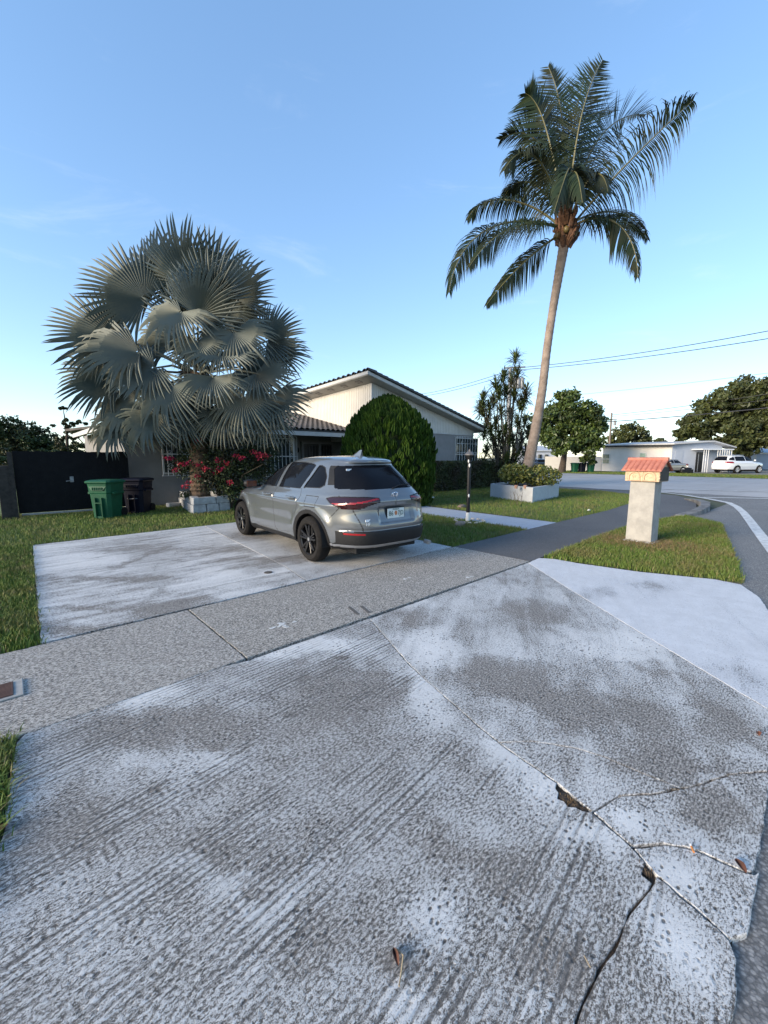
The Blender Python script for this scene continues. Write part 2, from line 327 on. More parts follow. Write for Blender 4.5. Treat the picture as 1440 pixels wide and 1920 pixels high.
def sheet(name, pts, z, mat):
    me = bpy.data.meshes.new(name); me.from_pydata([(x, y, z) for x, y in pts], [], [tuple(range(len(pts)))]); me.materials.append(mat)
    return tag(link(name, me), kind='structure')
sheet('ground', [(-900,-900),(900,-900),(900,900),(-900,900)], -.034, simple('earth', (.075,.07,.035), (.05,.06,.025), .95, .3))
sheet('road', [(-200,-14),(21.5,-14),(21.5,4.6),(19.2,3.1),(17.5,2.2),(12.9,2.3),(12.0,2.2),(6.5,.9),(4.5,.4),(2.5,.3),(-1.2,.3),(-1.7,.02),(-200,.02)], -.022, M['asphalt'])
sheet('cross_road', [(21.5,-200),(40.5,-200),(40.5,200),(21.5,200)], -.026, M['cross_asphalt'])
def grow_poly(pts, d):    # shrink a polygon by d (counter-clockwise or not)
    n = len(pts); A = sum(pts[i][0]*pts[(i+1)%n][1]-pts[(i+1)%n][0]*pts[i][1] for i in range(n)); s = 1 if A > 0 else -1; out = []
    for i in range(n):
        p = Vector(pts[i]); a = (p - Vector(pts[i-1])).normalized(); c = (Vector(pts[(i+1)%n]) - p).normalized()
        na = Vector((-a.y, a.x))*s; nc = Vector((-c.y, c.x))*s; m = na + nc
        k = d / max(.35, 1 + na.dot(nc)); out.append(p + m*k)
    return [(p.x, p.y) for p in out]
def slab(name, parent, pts, mat, z=0.0, gap=.006, jag=.0022, step=.035, th=.05, kind=None):
    P = grow_poly(pts, gap); Q = []
    for i in range(len(P)):
        a = Vector(P[i]); b_ = Vector(P[(i+1)%len(P)]); L = (b_-a).length; k = max(1, min(120, int(L/step)))
        nrm = Vector((-(b_-a).y, (b_-a).x)).normalized() if L > 0 else Vector((0,0)); 
        for j in range(k):
            q = a.lerp(b_, j/k) + (nrm*random.gauss(0, jag) if j else Vector((0,0))); Q.append((q.x, q.y))
    I = grow_poly(Q, .0022); n = len(Q)
    vs = [(x,y,z-th) for x,y in Q] + [(x,y,z-.0025) for x,y in Q] + [(x,y,z) for x,y in I]
    fs = [(i,(i+1)%n,n+(i+1)%n,n+i) for i in range(n)] + [(n+i,n+(i+1)%n,2*n+(i+1)%n,2*n+i) for i in range(n)] + [tuple(range(2*n,3*n))]
    me = bpy.data.meshes.new(name); me.from_pydata(vs, [], fs); me.materials.append(mat)
    bm = bmesh.new(); bm.from_mesh(me); bmesh.ops.recalc_face_normals(bm, faces=bm.faces); bm.to_mesh(me); bm.free()
    o = link(name, me, parent)
    if kind: tag(o, kind=kind)
    return o
# --- driveway apron (between street and pavement): slabs broken by joints and cracks
px = lambda *a: [g2(*p) for p in a]
J1a = px((693,1160),(770,1249),(840,1312),(905,1368),(935,1392))
J1b = px((985,1428),(1045,1468)); J1c = px((1110,1522),(1185,1588)); J1d = px((1228,1640),(1300,1700),(1370,1765))
J2 = px((990,1055),(1060,1100),(1130,1143),(1210,1192),(1290,1240),(1440,1330))
J2e = (3.18, .05)
K1 = px((935,1392),(1000,1390),(1080,1403),(1135,1420),(1195,1446),(1275,1478),(1320,1468),(1365,1452),(1440,1446)); K1e = (2.70, .055)
K2 = px((1110,1522),(1135,1507),(1160,1492),(1220,1489),(1275,1478))
K3 = px((1185,1588),(1245,1582),(1285,1588),(1320,1600),(1390,1632),(1412,1637))
K4 = px((1225,1655),(1205,1682),(1180,1712),(1160,1762),(1135,1800),(1105,1856),(1080,1915)); K4e = (.62, .06)
holeL = px((1045,1468),(1043,1478),(1049,1486),(1047,1497),(1058,1501),(1066,1511),(1079,1512),(1092,1519),(1110,1522)); 
ap = sheet('driveway_apron', [(-1.6,.03),(5.0,.10),(6.2,.6),(5.6,2.80),(-.2,2.80)], -.014, M['soil'])
nw = g2(35,1375); 
leftedge = [(-1.5,.04), g2(-60,1700), g2(5,1560), g2(14,1480), g2(30,1392), g2(60,1362), g2(130,1330), g2(300,1276), (1.19,2.80), (2.42,2.80)]
A1 = leftedge + J1a + J1b + holeL[1:] + J1c[1:] + [g2(1212,1618), g2(1205,1640), K4[0]] + K4[1:] + [K4e]
slab('slab', ap, A1, M['apron_a'], gap=.004)
A2 = [K4e] + K4[::-1] + J1d[0:] + [g2(1384,1800), g2(1384,1880), (1.2,.05)]
slab('slab', ap, A2, M['apron_a'], z=.001, gap=.004)
B1 = J1a + K1[1:] + [K1e, J2e] + J2[::-1] + [(4.0,2.80)]
slab('slab', ap, B1, M['apron_b'], gap=.003)
B2 = J1b + K2 + K1[5::-1]
slab('slab', ap, [J1a[-1]] + B2[:-1], M['apron_b'], z=.0, gap=.003)
B3 = K2 + K1[6:] + [K1e, (2.02,.035)] + K3[::-1]
slab('slab', ap, B3, M['apron_b'], gap=.005)
B4 = K3 + [(1.90,.03), (1.60,.03)] + J1d[:0:-1] + [J1d[0]]
slab('slab', ap, B4, M['apron_b'], z=.0, gap=.006)
C1 = J2 + [J2e, (4.2,.10), (5.2,.22), g2(1425,1120), g2(1390,1096), g2(1340,1086), g2(1200,1072), g2(1085,1056), g2(1040,1048), g2(1010,1046)]
slab('slab', ap, C1, M['apron_c'], gap=.004)
# --- pavement
sw = sheet('pavement', [(-40,2.79),(5.5,2.79),(5.5,4.2),(-40,4.2)], -.031, M['soil'])
MB_ = px((0,1278),(45,1270),(50,1290),(40,1308),(0,1330))
for a, c, m in ((-14,-7,'sidewalk'),(-7,-3.2,'sidewalk'),(-3.2,-1.3,'sidewalk'),(-1.3,1.2,'sidewalk'),(1.2,5.48,'sidewalk_rough')):
    slab('slab', sw, [(a,2.83),(c,2.83),(c,4.18),(a,4.18)], M[m], z=.004, gap=.008 if m == 'sidewalk' else .006)
# --- parking pad in the front yard
pd = sheet('parking_pad', [(.06,4.2),(5.5,4.2),(5.5,9.35),(.06,9.35)], -.012, M['soil'])
slab('slab', pd, [(.07,4.215),(2.58,4.215),(2.72,5.0),(3.10,9.28),(.20,9.20)], M['pad'], z=.002, gap=.006)
slab('slab', pd, [(2.58,4.215),(5.44,4.215),(5.46,5.5),(2.76,5.45),(2.72,5.0)], M['pad_right'], z=.001, gap=.006)
slab('slab', pd, [(2.76,5.45),(5.46,5.5),(5.50,9.30),(3.10,9.28)], M['pad_right'], z=.003, gap=.006)
# --- walk to the front door, dark path round the corner
wk = sheet('front_walk', [(8.0,4.3),(9.4,4.3),(9.9,9.4),(10.4,12.0),(9.2,12.0),(8.2,8.0)], -.010, M['soil'])
wa = [g2(1000,986), g2(1042,979), g2(900,962), g2(785,945), (9.9,11.6), (8.6,11.6), g2(785,962), g2(900,974)]
slab('slab', wk, [(8.02,4.2),(9.32,4.2),(9.40,6.6),(8.10,6.6)], M['walk'], gap=.003)
slab('slab', wk, [(8.10,6.6),(9.40,6.6),(9.55,9.2),(8.30,9.2)], M['walk'], gap=.003)
slab('slab', wk, [(8.30,9.2),(9.55,9.2),(9.8,12.0),(8.6,12.0)], M['walk'], gap=.003)
pth = [(5.49,2.83),(7.2,2.86),(9.6,2.9),(11.2,2.78),(12.2,2.58),(13.3,2.42),(15.2,2.62),(17.6,3.05),(19.5,4.0),(20.6,5.6),(21.3,8.2),(21.4,40),(19.9,40),(19.9,7.0),(18.6,5.2),(16.2,4.45),(12.6,4.2),(5.49,4.19)]
slab('corner_path', None, pth, M['path_dark'], z=.002, gap=0.0, jag=.006, kind='structure')
# --- kerb at the corner
kb = MB(); kp = [(12.75,2.42),(13.6,2.22),(14.8,2.22),(16.0,2.42),(17.1,2.78),(18.2,3.3)]
kz = [.02,.09,.12,.12,.10,.03]
for i in range(len(kp)-1):
    a, c = Vector(kp[i]), Vector(kp[i+1]); n_ = Vector((-(c-a).y, (c-a).x)).normalized()*.24
    kb.hexa([(a.x,a.y,-.04),(c.x,c.y,-.04),(c.x+n_.x,c.y+n_.y,-.04),(a.x+n_.x,a.y+n_.y,-.04),(a.x+.02,a.y+.02,kz[i]),(c.x+.02,c.y+.02,kz[i+1]),(c.x+n_.x,c.y+n_.y,kz[i+1]),(a.x+n_.x,a.y+n_.y,kz[i])])
tag(kb.build('kerb', simple('kerb_concrete', (.20,.195,.19), (.09,.088,.085), .85, 4, .4, 50), bevel=.02), kind='structure')
# --- painted lines
def stripe(pts, wd, z=-.012, name='road_line'):
    vs = []; n = len(pts)
    for i in range(n):
        a = Vector(pts[max(0,i-1)]); c = Vector(pts[min(n-1,i+1)]); d_ = (c-a).normalized(); q = Vector((-d_.y, d_.x))*wd/2; p = Vector(pts[i])
        vs += [(p.x+q.x,p.y+q.y,z),(p.x-q.x,p.y-q.y,z)]
    me = bpy.data.meshes.new(name); me.from_pydata(vs, [], [(2*i,2*i+1,2*i+3,2*i+2) for i in range(n-1)]); me.materials.append(M['road_white']); return tag(link(name, me), kind='structure')
stripe([(23.0,6.4),(23.3,5.7),(25.1,1.8),(27.5,-3.5)], .22); stripe([(19.6,3.2),(20.8,1.5),(22.8,-2.4)], .22)
cl = [(21.5,5.3),(20.3,3.9),(19.0,2.9),(18.0,2.25),(16.6,1.85),(15.0,1.52),(13.05,1.18),(11.4,.9),(9.8,.62),(7.0,.12),(3.0,-.7)]
stripe(cl, .18, -.016)
stripe([(33.0,-60),(33.0,60)], .14); stripe([(39.6,-60),(39.6,60)], .12)
# --- lawns: sheets here, blades at the end
LAWN_FRONT = [(-60,4.2),(5.49,4.2),(12.6,4.21),(16.2,4.46),(18.6,5.22),(19.9,7.0),(19.9,40),(-60,60)]
LAWN_ISLAND = [g2(1018,1046), (7.2,2.85), (9.6,2.89), (11.2,2.77), (12.2,2.57), (12.8,2.40), g2(1352,982), g2(1368,1020), g2(1385,1060), g2(1392,1092), g2(1340,1083), g2(1200,1069), g2(1085,1053)]
LAWN_CORNER = [(-60,.03),(-1.55,.03), g2(-60,1700), g2(3,1560), g2(12,1480), g2(26,1390), g2(34,1372), (-.3,2.82), (-60,2.82)]
sheet('front_lawn', LAWN_FRONT, -.020, M['lawn']); sheet('mailbox_verge', LAWN_ISLAND, -.012, M['lawn']); sheet('street_verge', LAWN_CORNER, -.018, M['lawn'])
sheet('far_verge', [(40.6,-200),(47.5,-200),(47.5,200),(40.6,200)], -.02, M['lawn'])
sheet('far_yard', [(47.6,-200),(140,-200),(140,200),(47.6,200)], -.024, simple('far_yard_ground', (.22,.21,.19), (.15,.14,.12), .9, .5))
# ================================================================== THE HOUSE
M['stucco_grey'] = simple('stucco_grey', (.25,.245,.245), (.215,.21,.21), .9, 2, .25, 90)
M['stucco_wing'] = simple('stucco_wing', (.22,.215,.21), (.185,.18,.178), .9, 2, .25, 90)
M['siding'] = simple('siding_cream', (.60,.575,.53), (.54,.515,.475), .7, 1.5, .1, 60)
M['roof_tile'] = simple('roof_tile', (.20,.175,.155), (.12,.105,.095), .85, 3, .4, 60)
M['roof_tile_dark'] = simple('roof_tile_dark', (.085,.082,.078), (.05,.049,.047), .9, 3, .4, 60)
M['trim'] = simple('trim_white', (.52,.52,.51), (.44,.44,.43), .6, 3)
M['soffit'] = simple('soffit', (.45,.44,.42), (.38,.37,.35), .8, 3)
M['door_dark'] = simple('door_dark', (.03,.032,.038), (.045,.047,.053), .6, 5)
VG = 12.6                                   # plane of the tall gable wall
VW = 14.2                                   # plane of the low wing's front wall
VD = 15.4                                   # recessed entrance wall
cn = onV(697, 708, VG); U0 = float(cn[0])
rp = onV(690, 688, VG-.5); ep = onV(911, 800, VG-.5)
UL, ZL = float(rp[0]), float(rp[2]); UR, ZR = float(ep[0]), float(ep[2]); SL = (ZL-ZR)/(UR-UL)
zr = lambda u, v: ZL - (u-UL)*SL - (v-(VG-.5))*.045     # top of roof
U1 = UR - .35; VB = VG + 10
ZB = float(onV(800, 810, VG)[2])            # seam between stucco and siding
house = thing('house', (U0, VG, 0), 'low grey stucco house with tall white sided gable and dark tile roof', 'house')
TH = .30
m = MB(); m.box(U0, U1, VG, VB, -.05, ZB); m.build('wall', M['stucco_grey'], house)
# upper walls: vertical boards with grooves, one mesh each side
def board_wall(p0, p1, nrm, z0, ztop, wd=.115):
    m = MB(); p0 = Vector(p0); p1 = Vector(p1); d = (p1-p0); L = d.length; d.normalize(); k = int(L/wd); nv = Vector(nrm); wd = L/k
    for i in range(k):
        for (a, c, o) in ((0, wd*.86, .018), (wd*.86, wd, .0)):
            q0 = p0 + d*(i*wd+a); q1 = p0 + d*(i*wd+c); b = nv*o; bk = nv*(-.06)
            t0 = ztop(q0); t1 = ztop(q1)
            m.hexa([(q0.x+b.x,q0.y+b.y,z0),(q1.x+b.x,q1.y+b.y,z0),(q1.x+bk.x,q1.y+bk.y,z0),(q0.x+bk.x,q0.y+bk.y,z0),
                    (q0.x+b.x,q0.y+b.y,t0),(q1.x+b.x,q1.y+b.y,t1),(q1.x+bk.x,q1.y+bk.y,t1),(q0.x+bk.x,q0.y+bk.y,t0)])
    return m
zt = lambda q: zr(q.x, q.y) - TH + .02
s = board_wall((U0,VG), (U1,VG), (0,-1,0) if False else (0,-1), ZB+.002, zt).build('siding', M['siding'], house)
tag(s, 'white vertical board siding of the gable', kind='stuff')
s = board_wall((U0,VB), (U0,VG), (-1,0), 2.2, zt).build('siding', M['siding'], house); tag(s, 'cream lit vertical board siding beside the entrance roof', kind='stuff')
m = MB(); m.box(U0-.004, U1, VG-.035, VG+.0, ZB-.05, ZB+.0); m.build('trim_board', M['trim'], house)
m = MB(); m.box(U0-.035, U0+.05, VG-.03, VG+.06, ZB+.003, zr(U0,VG)-TH+.01); m.build('corner_board', M['trim'], house)
m = MB(); m.box(U0+.05, U1, VG+.06, VB, ZB-.02, ZR-.2); m.build('inner_wall', M['soffit'], house)
# roof deck: soffit, fascia boards, tiles
def roofpts(u0, u1, v0, v1, dz0, dz1): 
    return [(u0,v0,zr(u0,v0)+dz0),(u1,v0,zr(u1,v0)+dz0),(u1,v1,zr(u1,v1)+dz0),(u0,v1,zr(u0,v1)+dz0),(u0,v0,zr(u0,v0)+dz1),(u1,v0,zr(u1,v0)+dz1),(u1,v1,zr(u1,v1)+dz1),(u0,v1,zr(u0,v1)+dz1)]
v0 = VG-.5
roof = MB().hexa(roofpts(UL+.03, UR, v0+.03, VB+.4, -.27, -.14)).build('roof', M['soffit'], house)
MB().hexa(roofpts(UL, UR, v0, v0+.03, -.25, -.13)).build('fascia', M['trim'], roof)
MB().hexa(roofpts(UL, UL+.03, v0+.03, VB+.4, -.25, -.13)).build('fascia', M['trim'], roof)
for i in range(9):                                       # soffit vents
    vv = VG + .3 + i*.95; MB().hexa(roofpts(UL+.22, UL+.42, vv, vv+.3, -.282, -.268)).build('soffit_vent', M['dark_void'], roof)
# roof field of barrel tiles running down the slope (too small to pick apart): joined
m = MB(); nb = 34; 
for i in range(nb):
    va = v0 + .02 + i*.32; prof = [(va+.32*k/4, .05*math.sin(math.pi*k/4)) for k in range(5)]
    for j in range(22):
        ua = UL + j*(UR-UL)/22; ub = ua + (UR-UL)/22 + .03
        vs = []
        for (vq, hq) in prof: vs += [(ua, vq, zr(ua,vq)-.12+hq+.015), (ub, vq, zr(ub,vq)-.12+hq+.045)]
        m.add(vs, [(2*k,2*k+1,2*k+3,2*k+2) for k in range(4)] + [(1,3,5,7,9)])
tag(m.build('tile_field', M['roof_tile_dark'], roof), kind='stuff')
def barrel(L=.40, r0=.085, r1=.10, n=6, th=.016):
    m = MB(); 
    for (x, r) in ((0, r0), (L, r1)): pass
    vs = []
    for x, r in ((0, r0), (L, r1)):
        for k in range(n+1):
            a = math.pi*k/n; vs.append((x, -r*math.cos(a), r*math.sin(a)))
        for k in range(n+1):
            a = math.pi*k/n; vs.append((x, -(r-th)*math.cos(a), (r-th)*math.sin(a)))
    q = n+1; fs = []
    for k in range(n):
        fs += [(k,k+1,2*q+k+1,2*q+k), (q+k+1,q+k,3*q+k,3*q+k+1), (k+1,k,q+k,q+k+1), (2*q+k,2*q+k+1,3*q+k+1,3*q+k)]
    fs += [(0,2*q,3*q,q),(n,q+n,3*q+n,2*q+n)]
    return m.add(vs, fs)
bt = barrel(); tmp = bt.build('tile', M['roof_tile_dark'], None, smooth=True); tile_me = tmp.data; bpy.data.objects.remove(tmp)
tmp = barrel().build('tile', M['roof_tile'], None, smooth=True); tile_me2 = tmp.data; bpy.data.objects.remove(tmp)
def put(name, me, parent, loc, rot, scale=(1,1,1)):
    o = link(name, me, parent); mat = parent_matrix(parent).inverted() @ Matrix.LocRotScale(V3(loc), rot, Vector(scale))
    o.matrix_local = mat; return o
from mathutils import Euler
NR = 27
for i in range(NR):                                      # rake tiles stepping down the gable
    ua = UL + i*(UR-UL)/NR; put('tile', tile_me, roof, (ua, v0+.05, zr(ua, v0)-.12+random.uniform(-.006,.006)), Euler((random.uniform(-.05,.05), math.atan(SL)-.05, random.uniform(-.02,.02))), (1.05,1.25,1.35))
for i in range(30):                                      # eave tiles along the high edge
    vq = v0 + .2 + i*.33; put('tile', tile_me, roof, (UL-.04, vq, zr(UL,vq)-.12), Euler((0, math.atan(SL), 0)), (1,1.35,1.3))
# --- window with a white grille in the gable wall
def grille_bars(m, u0, u1, z0, z1, y, n, scroll, b=.014, rails=(0.0,.5,1.0)):
    for i in range(n+1): 
        u = u0+(u1-u0)*i/n; m.box(u-b/2, u+b/2, y-b/2, y+b/2, z0, z1)
    for t in rails: 
        z = z0+(z1-z0)*t; m.box(u0-.02, u1+.02, y-b*.9, y-b*.5-.001, z-b/2, z+b/2)
    for (t, hh) in scroll:
        u = u0+(u1-u0)*t
        for k in range(3):
            zc = z0+(z1-z0)*(.2+.3*k); rr = min(hh, .07)
            for sg in (-1, 1):
                pts = [(u+sg*(rr-rr*.75*q/14)*math.cos(q*.55)*.9, y-.012, zc+sg*.05+(rr-rr*.75*q/14)*math.sin(q*.55)) for q in range(14)]
                m.tube(pts, b*.5, 4)
def window(parent, u0, u1, z0, z1, v, n, scroll, rails=(0.0,.5,1.0), proud=.16, label=None):
    wn = MB().box(u0-.05, u1+.05, v-.03, v+.02, z0-.05, z1+.05).build('window', M['trim'], parent)
    MB().box(u0, u1, v-.040, v-.032, z0, (z0+z1)/2-.02).box(u0, u1, v-.040, v-.032, (z0+z1)/2+.02, z1).build('pane', M['window_glass'], wn)
    g = MB(); grille_bars(g, u0-.08, u1+.08, z0-.1, z1+.1, v-proud, n, scroll, rails=rails)
    for z in (z0-.1, z1+.1):
        for u in (u0-.08, u1+.08): g.box(u-.007, u+.007, v-proud+.008, v-.0, z-.008, z+.008)
    g.build('grille', M['white_metal'], wn)
    if label: tag(wn, label)
    return wn
a = onV(853, 868, VG); b_ = onV(894, 824, VG)
window(house, float(a[0]), float(b_[0]), float(a[2])-.35, float(b_[2]), VG, 9, ((.2,.07),(.8,.07)), (0,.3,.55,.8,1.0))
# --- low wing left of the entrance
UW0 = float(onV(238, 900, VW)[0]); UW1 = float(onV(556, 860, VW)[0])
ZE = 2.38                                    # wing eave
MB().box(UW0, UW1, VW, VW+8, -.05, ZE+.05).build('wall', M['stucco_wing'], house)
MB().box(UW1, U0-.02, VD, VD+2, -.05, ZE+.25).build('wall', M['stucco_wing'], house)
a = onV(306, 892, VW); b_ = onV(352, 815, VW)
window(house, float(a[0])+.05, float(b_[0])+.25, float(a[2])+.1, float(b_[2])-.05, VW, 8, ((.18,.07),(.82,.07)))
a = onV(500, 868, VW); b_ = onV(553, 822, VW)
window(house, float(a[0]), float(b_[0])-.1, float(a[2])-.4, float(b_[2])-.05, VW, 8, ((.25,.08),(.8,.08)))
# entrance double door with dark gates
a = onV(567, 830, VD); b_ = onV(626, 830, VD); du0, du1, dz = float(a[0]), float(b_[0]), float(a[2])-.05; um = (du0+du1)/2
door = MB().box(du0-.09, du0, VD-.09, VD+.01, 0, dz).box(du1, du1+.09, VD-.09, VD+.01, 0, dz).box(du0-.09, du1+.09, VD-.09, VD+.01, dz, dz+.1).box(um-.05, um+.05, VD-.085, VD+.01, 0, dz).build('door', simple('door_frame', (.22,.22,.24), (.18,.18,.2), .6), house)
MB().box(du0, um-.05, VD-.03, VD-.005, .0, dz).box(um+.05, du1, VD-.03, VD-.005, .0, dz).build('door_leaf', M['dark_void'], door)
g = MB(); grille_bars(g, du0+.03, um-.09, .05, dz-.05, VD-.06, 5, ((.5,.09),)); grille_bars(g, um+.09, du1-.03, .05, dz-.05, VD-.06, 5, ((.5,.09),))
g.build('gate', simple('gate_grey', (.16,.16,.175), (.12,.12,.13), .5), door)
wl = MB().box(du0-.33, du0-.29, VD-.12, VD, 1.75, 1.8).blob((du0-.31, VD-.14, 1.82), (.06,.06,.11), 8, 6, .03); wl.build('wall_lamp', M['black_plastic'], house, smooth=True)
# wing roof: slopes up away from the street
VE = VW - .75; SW = .225
zw = lambda v: ZE + .12 + (v-VE)*SW
UE0 = UW0 - .45; UEm = UW1 - .35; HK = 1.0; UT = U0-.03
hip = lambda v: UE0 + (v-VE)*HK
def wslab(d0, d1, e=0.0):
    vb = VE+6
    return MB().hexa([(UE0,VE-e,zw(VE)+d0),(UT,VE-e,zw(VE)+d0),(UT,vb,zw(vb)+d0),(hip(vb),vb,zw(vb)+d0),(UE0,VE-e,zw(VE)+d1),(UT,VE-e,zw(VE)+d1),(UT,vb,zw(vb)+d1),(hip(vb),vb,zw(vb)+d1)])
wing = wslab(-.14, -.02).build('wing_roof', M['soffit'], house)
MB().box(UE0, UT, VE-.035, VE-.002, ZE-.06, ZE+.09).build('fascia', M['trim'], wing)
MB().box(UE0-.035, UE0-.002, VE-.035, VE+8, ZE-.06, ZE+.09).build('fascia', M['trim'], wing)
MB().add([(UE0,VE,zw(VE)-.02),(UE0,VE+8,zw(VE)-.02),(hip(VE+6),VE+6,zw(VE+6)-.02),(UE0,VE,zw(VE)-.14),(UE0,VE+8,zw(VE)-.14),(hip(VE+6),VE+6,zw(VE+6)-.14)],[(0,2,1),(3,4,5),(0,1,4,3),(1,2,5,4),(2,0,3,5)]).build('hip_slope', M['roof_tile'], wing)
MB().hexa([(hip(VE+6),VE+6,zw(VE+6)-.14),(UT,VE+6,zw(VE+6)-.14),(UT,VE+11,zw(VE+1)),(UE0,VE+11,zw(VE+1)),(hip(VE+6),VE+6,zw(VE+6)-.02),(UT,VE+6,zw(VE+6)-.02),(UT,VE+11,zw(VE+1)+.1),(UE0,VE+11,zw(VE+1)+.1)]).build('back_slope', M['roof_tile'], wing)
cols = int((U0-.05-UE0)/.235); vis0 = UEm - 2.2
far = MB()
ang = math.atan(SW)
for i in range(cols):
    uc = U0 - .16 - i*.235
    for j in range(15):
        vv = VE - .06 + j*.36
        if uc < hip(vv+.3): continue
        if uc > vis0 and j < 14:
            put('tile', tile_me2, wing, (uc, vv+.40, zw(vv+.40)-.0+.025), Euler((0, ang-.06, -math.pi/2)), (1.0,1.12,.9))
        else:
            r_ = .10; vs = []
            for (y_, k_) in ((vv, 1.0), (vv+.40, .9)):
                for t_ in range(5):
                    aa = math.pi*t_/4; vs.append((uc - r_*k_*math.cos(aa), y_, zw(y_) + r_*k_*.85*math.sin(aa) + (.03 if k_ == 1 else 0)))
            far.add(vs, [(t_,t_+1,6+t_,5+t_) for t_ in range(4)] + [(4,3,2,1,0)])
tag(far.build('tile_field', M['roof_tile'], wing, smooth=True), kind='stuff')
wslab(-.015, .02, .02).build('underlay', M['roof_tile_dark'], wing)
# ================================================================== GATE, POSTS, BINS
M['gate_black'] = simple('gate_black', (.005,.0055,.0075), (.008,.0085,.0105), .6, 6, .15, 60, Specular_IOR_Level=.12)
ga = g2(47, 968); GV = 13.75; GU0 = .12; GU1 = UW0 - .02
gate = thing('fence_gate', ((GU0+GU1)/2, GV, 0), 'black wooden board gate between the post and the house wall', 'gate')
nb = 23; bw = (GU1-GU0)/nb
for i in range(nb):
    u = GU0 + i*bw; zz = 1.66 + random.uniform(-.012,.012)
    MB().box(u-.004 if i % 2 else u+.001, u+bw+.004 if i % 2 else u+bw-.001, GV-(.030 if i % 2 else .022), GV-(.0225 if i % 2 else 0), .10, zz).build('board', M['gate_black'], gate)
for z in (.3, 1.35): MB().box(GU0, GU1, GV+.001, GV+.05, z, z+.09).build('rail', M['gate_black'], gate)
MB().box(GU0+.05, GU1, GV-.05, GV+.03, .045, .085).build('bottom_rail', simple('steel_track', (.30,.30,.29), (.2,.2,.2), .5), gate)
hu = float(onV(135, 905, GV)[0]); hd = MB().box(hu-.04, hu+.04, GV-.045, GV-.026, .85, 1.0); hd.tube([(hu-.02,GV-.05,.89),(hu-.10,GV-.075,.885),(hu-.13,GV-.07,.875)], .012, 6); hd.build('handle', M['galv'], gate)
fp = thing('fence_post', (-.12, 13.7, 0), 'weathered grey wooden post left of the black gate', 'post')
MB().box(-.20, .03, 13.62, 13.8, -.04, 1.30).build('post', M['wood_grey'], fp, bevel=.01); MB().box(.02, .115, 13.58, 13.62, 0, 1.64).build('cover_board', M['wood_grey'], fp)
cf = thing('chain_link_fence', (-.5, 13.9, 0), 'chain link fence at the far left beside the gate', 'fence')
for u in (-.55, -.38): MB().tube([(u,13.9,-.03),(u,13.9,1.15)], .028, 8).lathe([(.035,1.15),(.03,1.19),(.0,1.2)], 8, (u,13.9,0)).build('post', M['galv'], cf, smooth=True)
MB().tube([(-6,13.95,1.12),(-.38,13.9,1.12)], .018, 6).build('top_rail', M['galv'], cf)
g = MB()
for k in range(-70, 60): 
    a0 = -6 + k*.09
    for sg in (1,-1):
        p = [(a0, 13.95, .02), (a0+sg*1.1, 13.95, 1.1)]
        if min(p[0][0],p[1][0]) > -6 and max(p[0][0],p[1][0]) < -.38: g.tube(p, .0025, 3, cap=False)
tag(g.build('mesh', M['galv'], cf), kind='stuff')

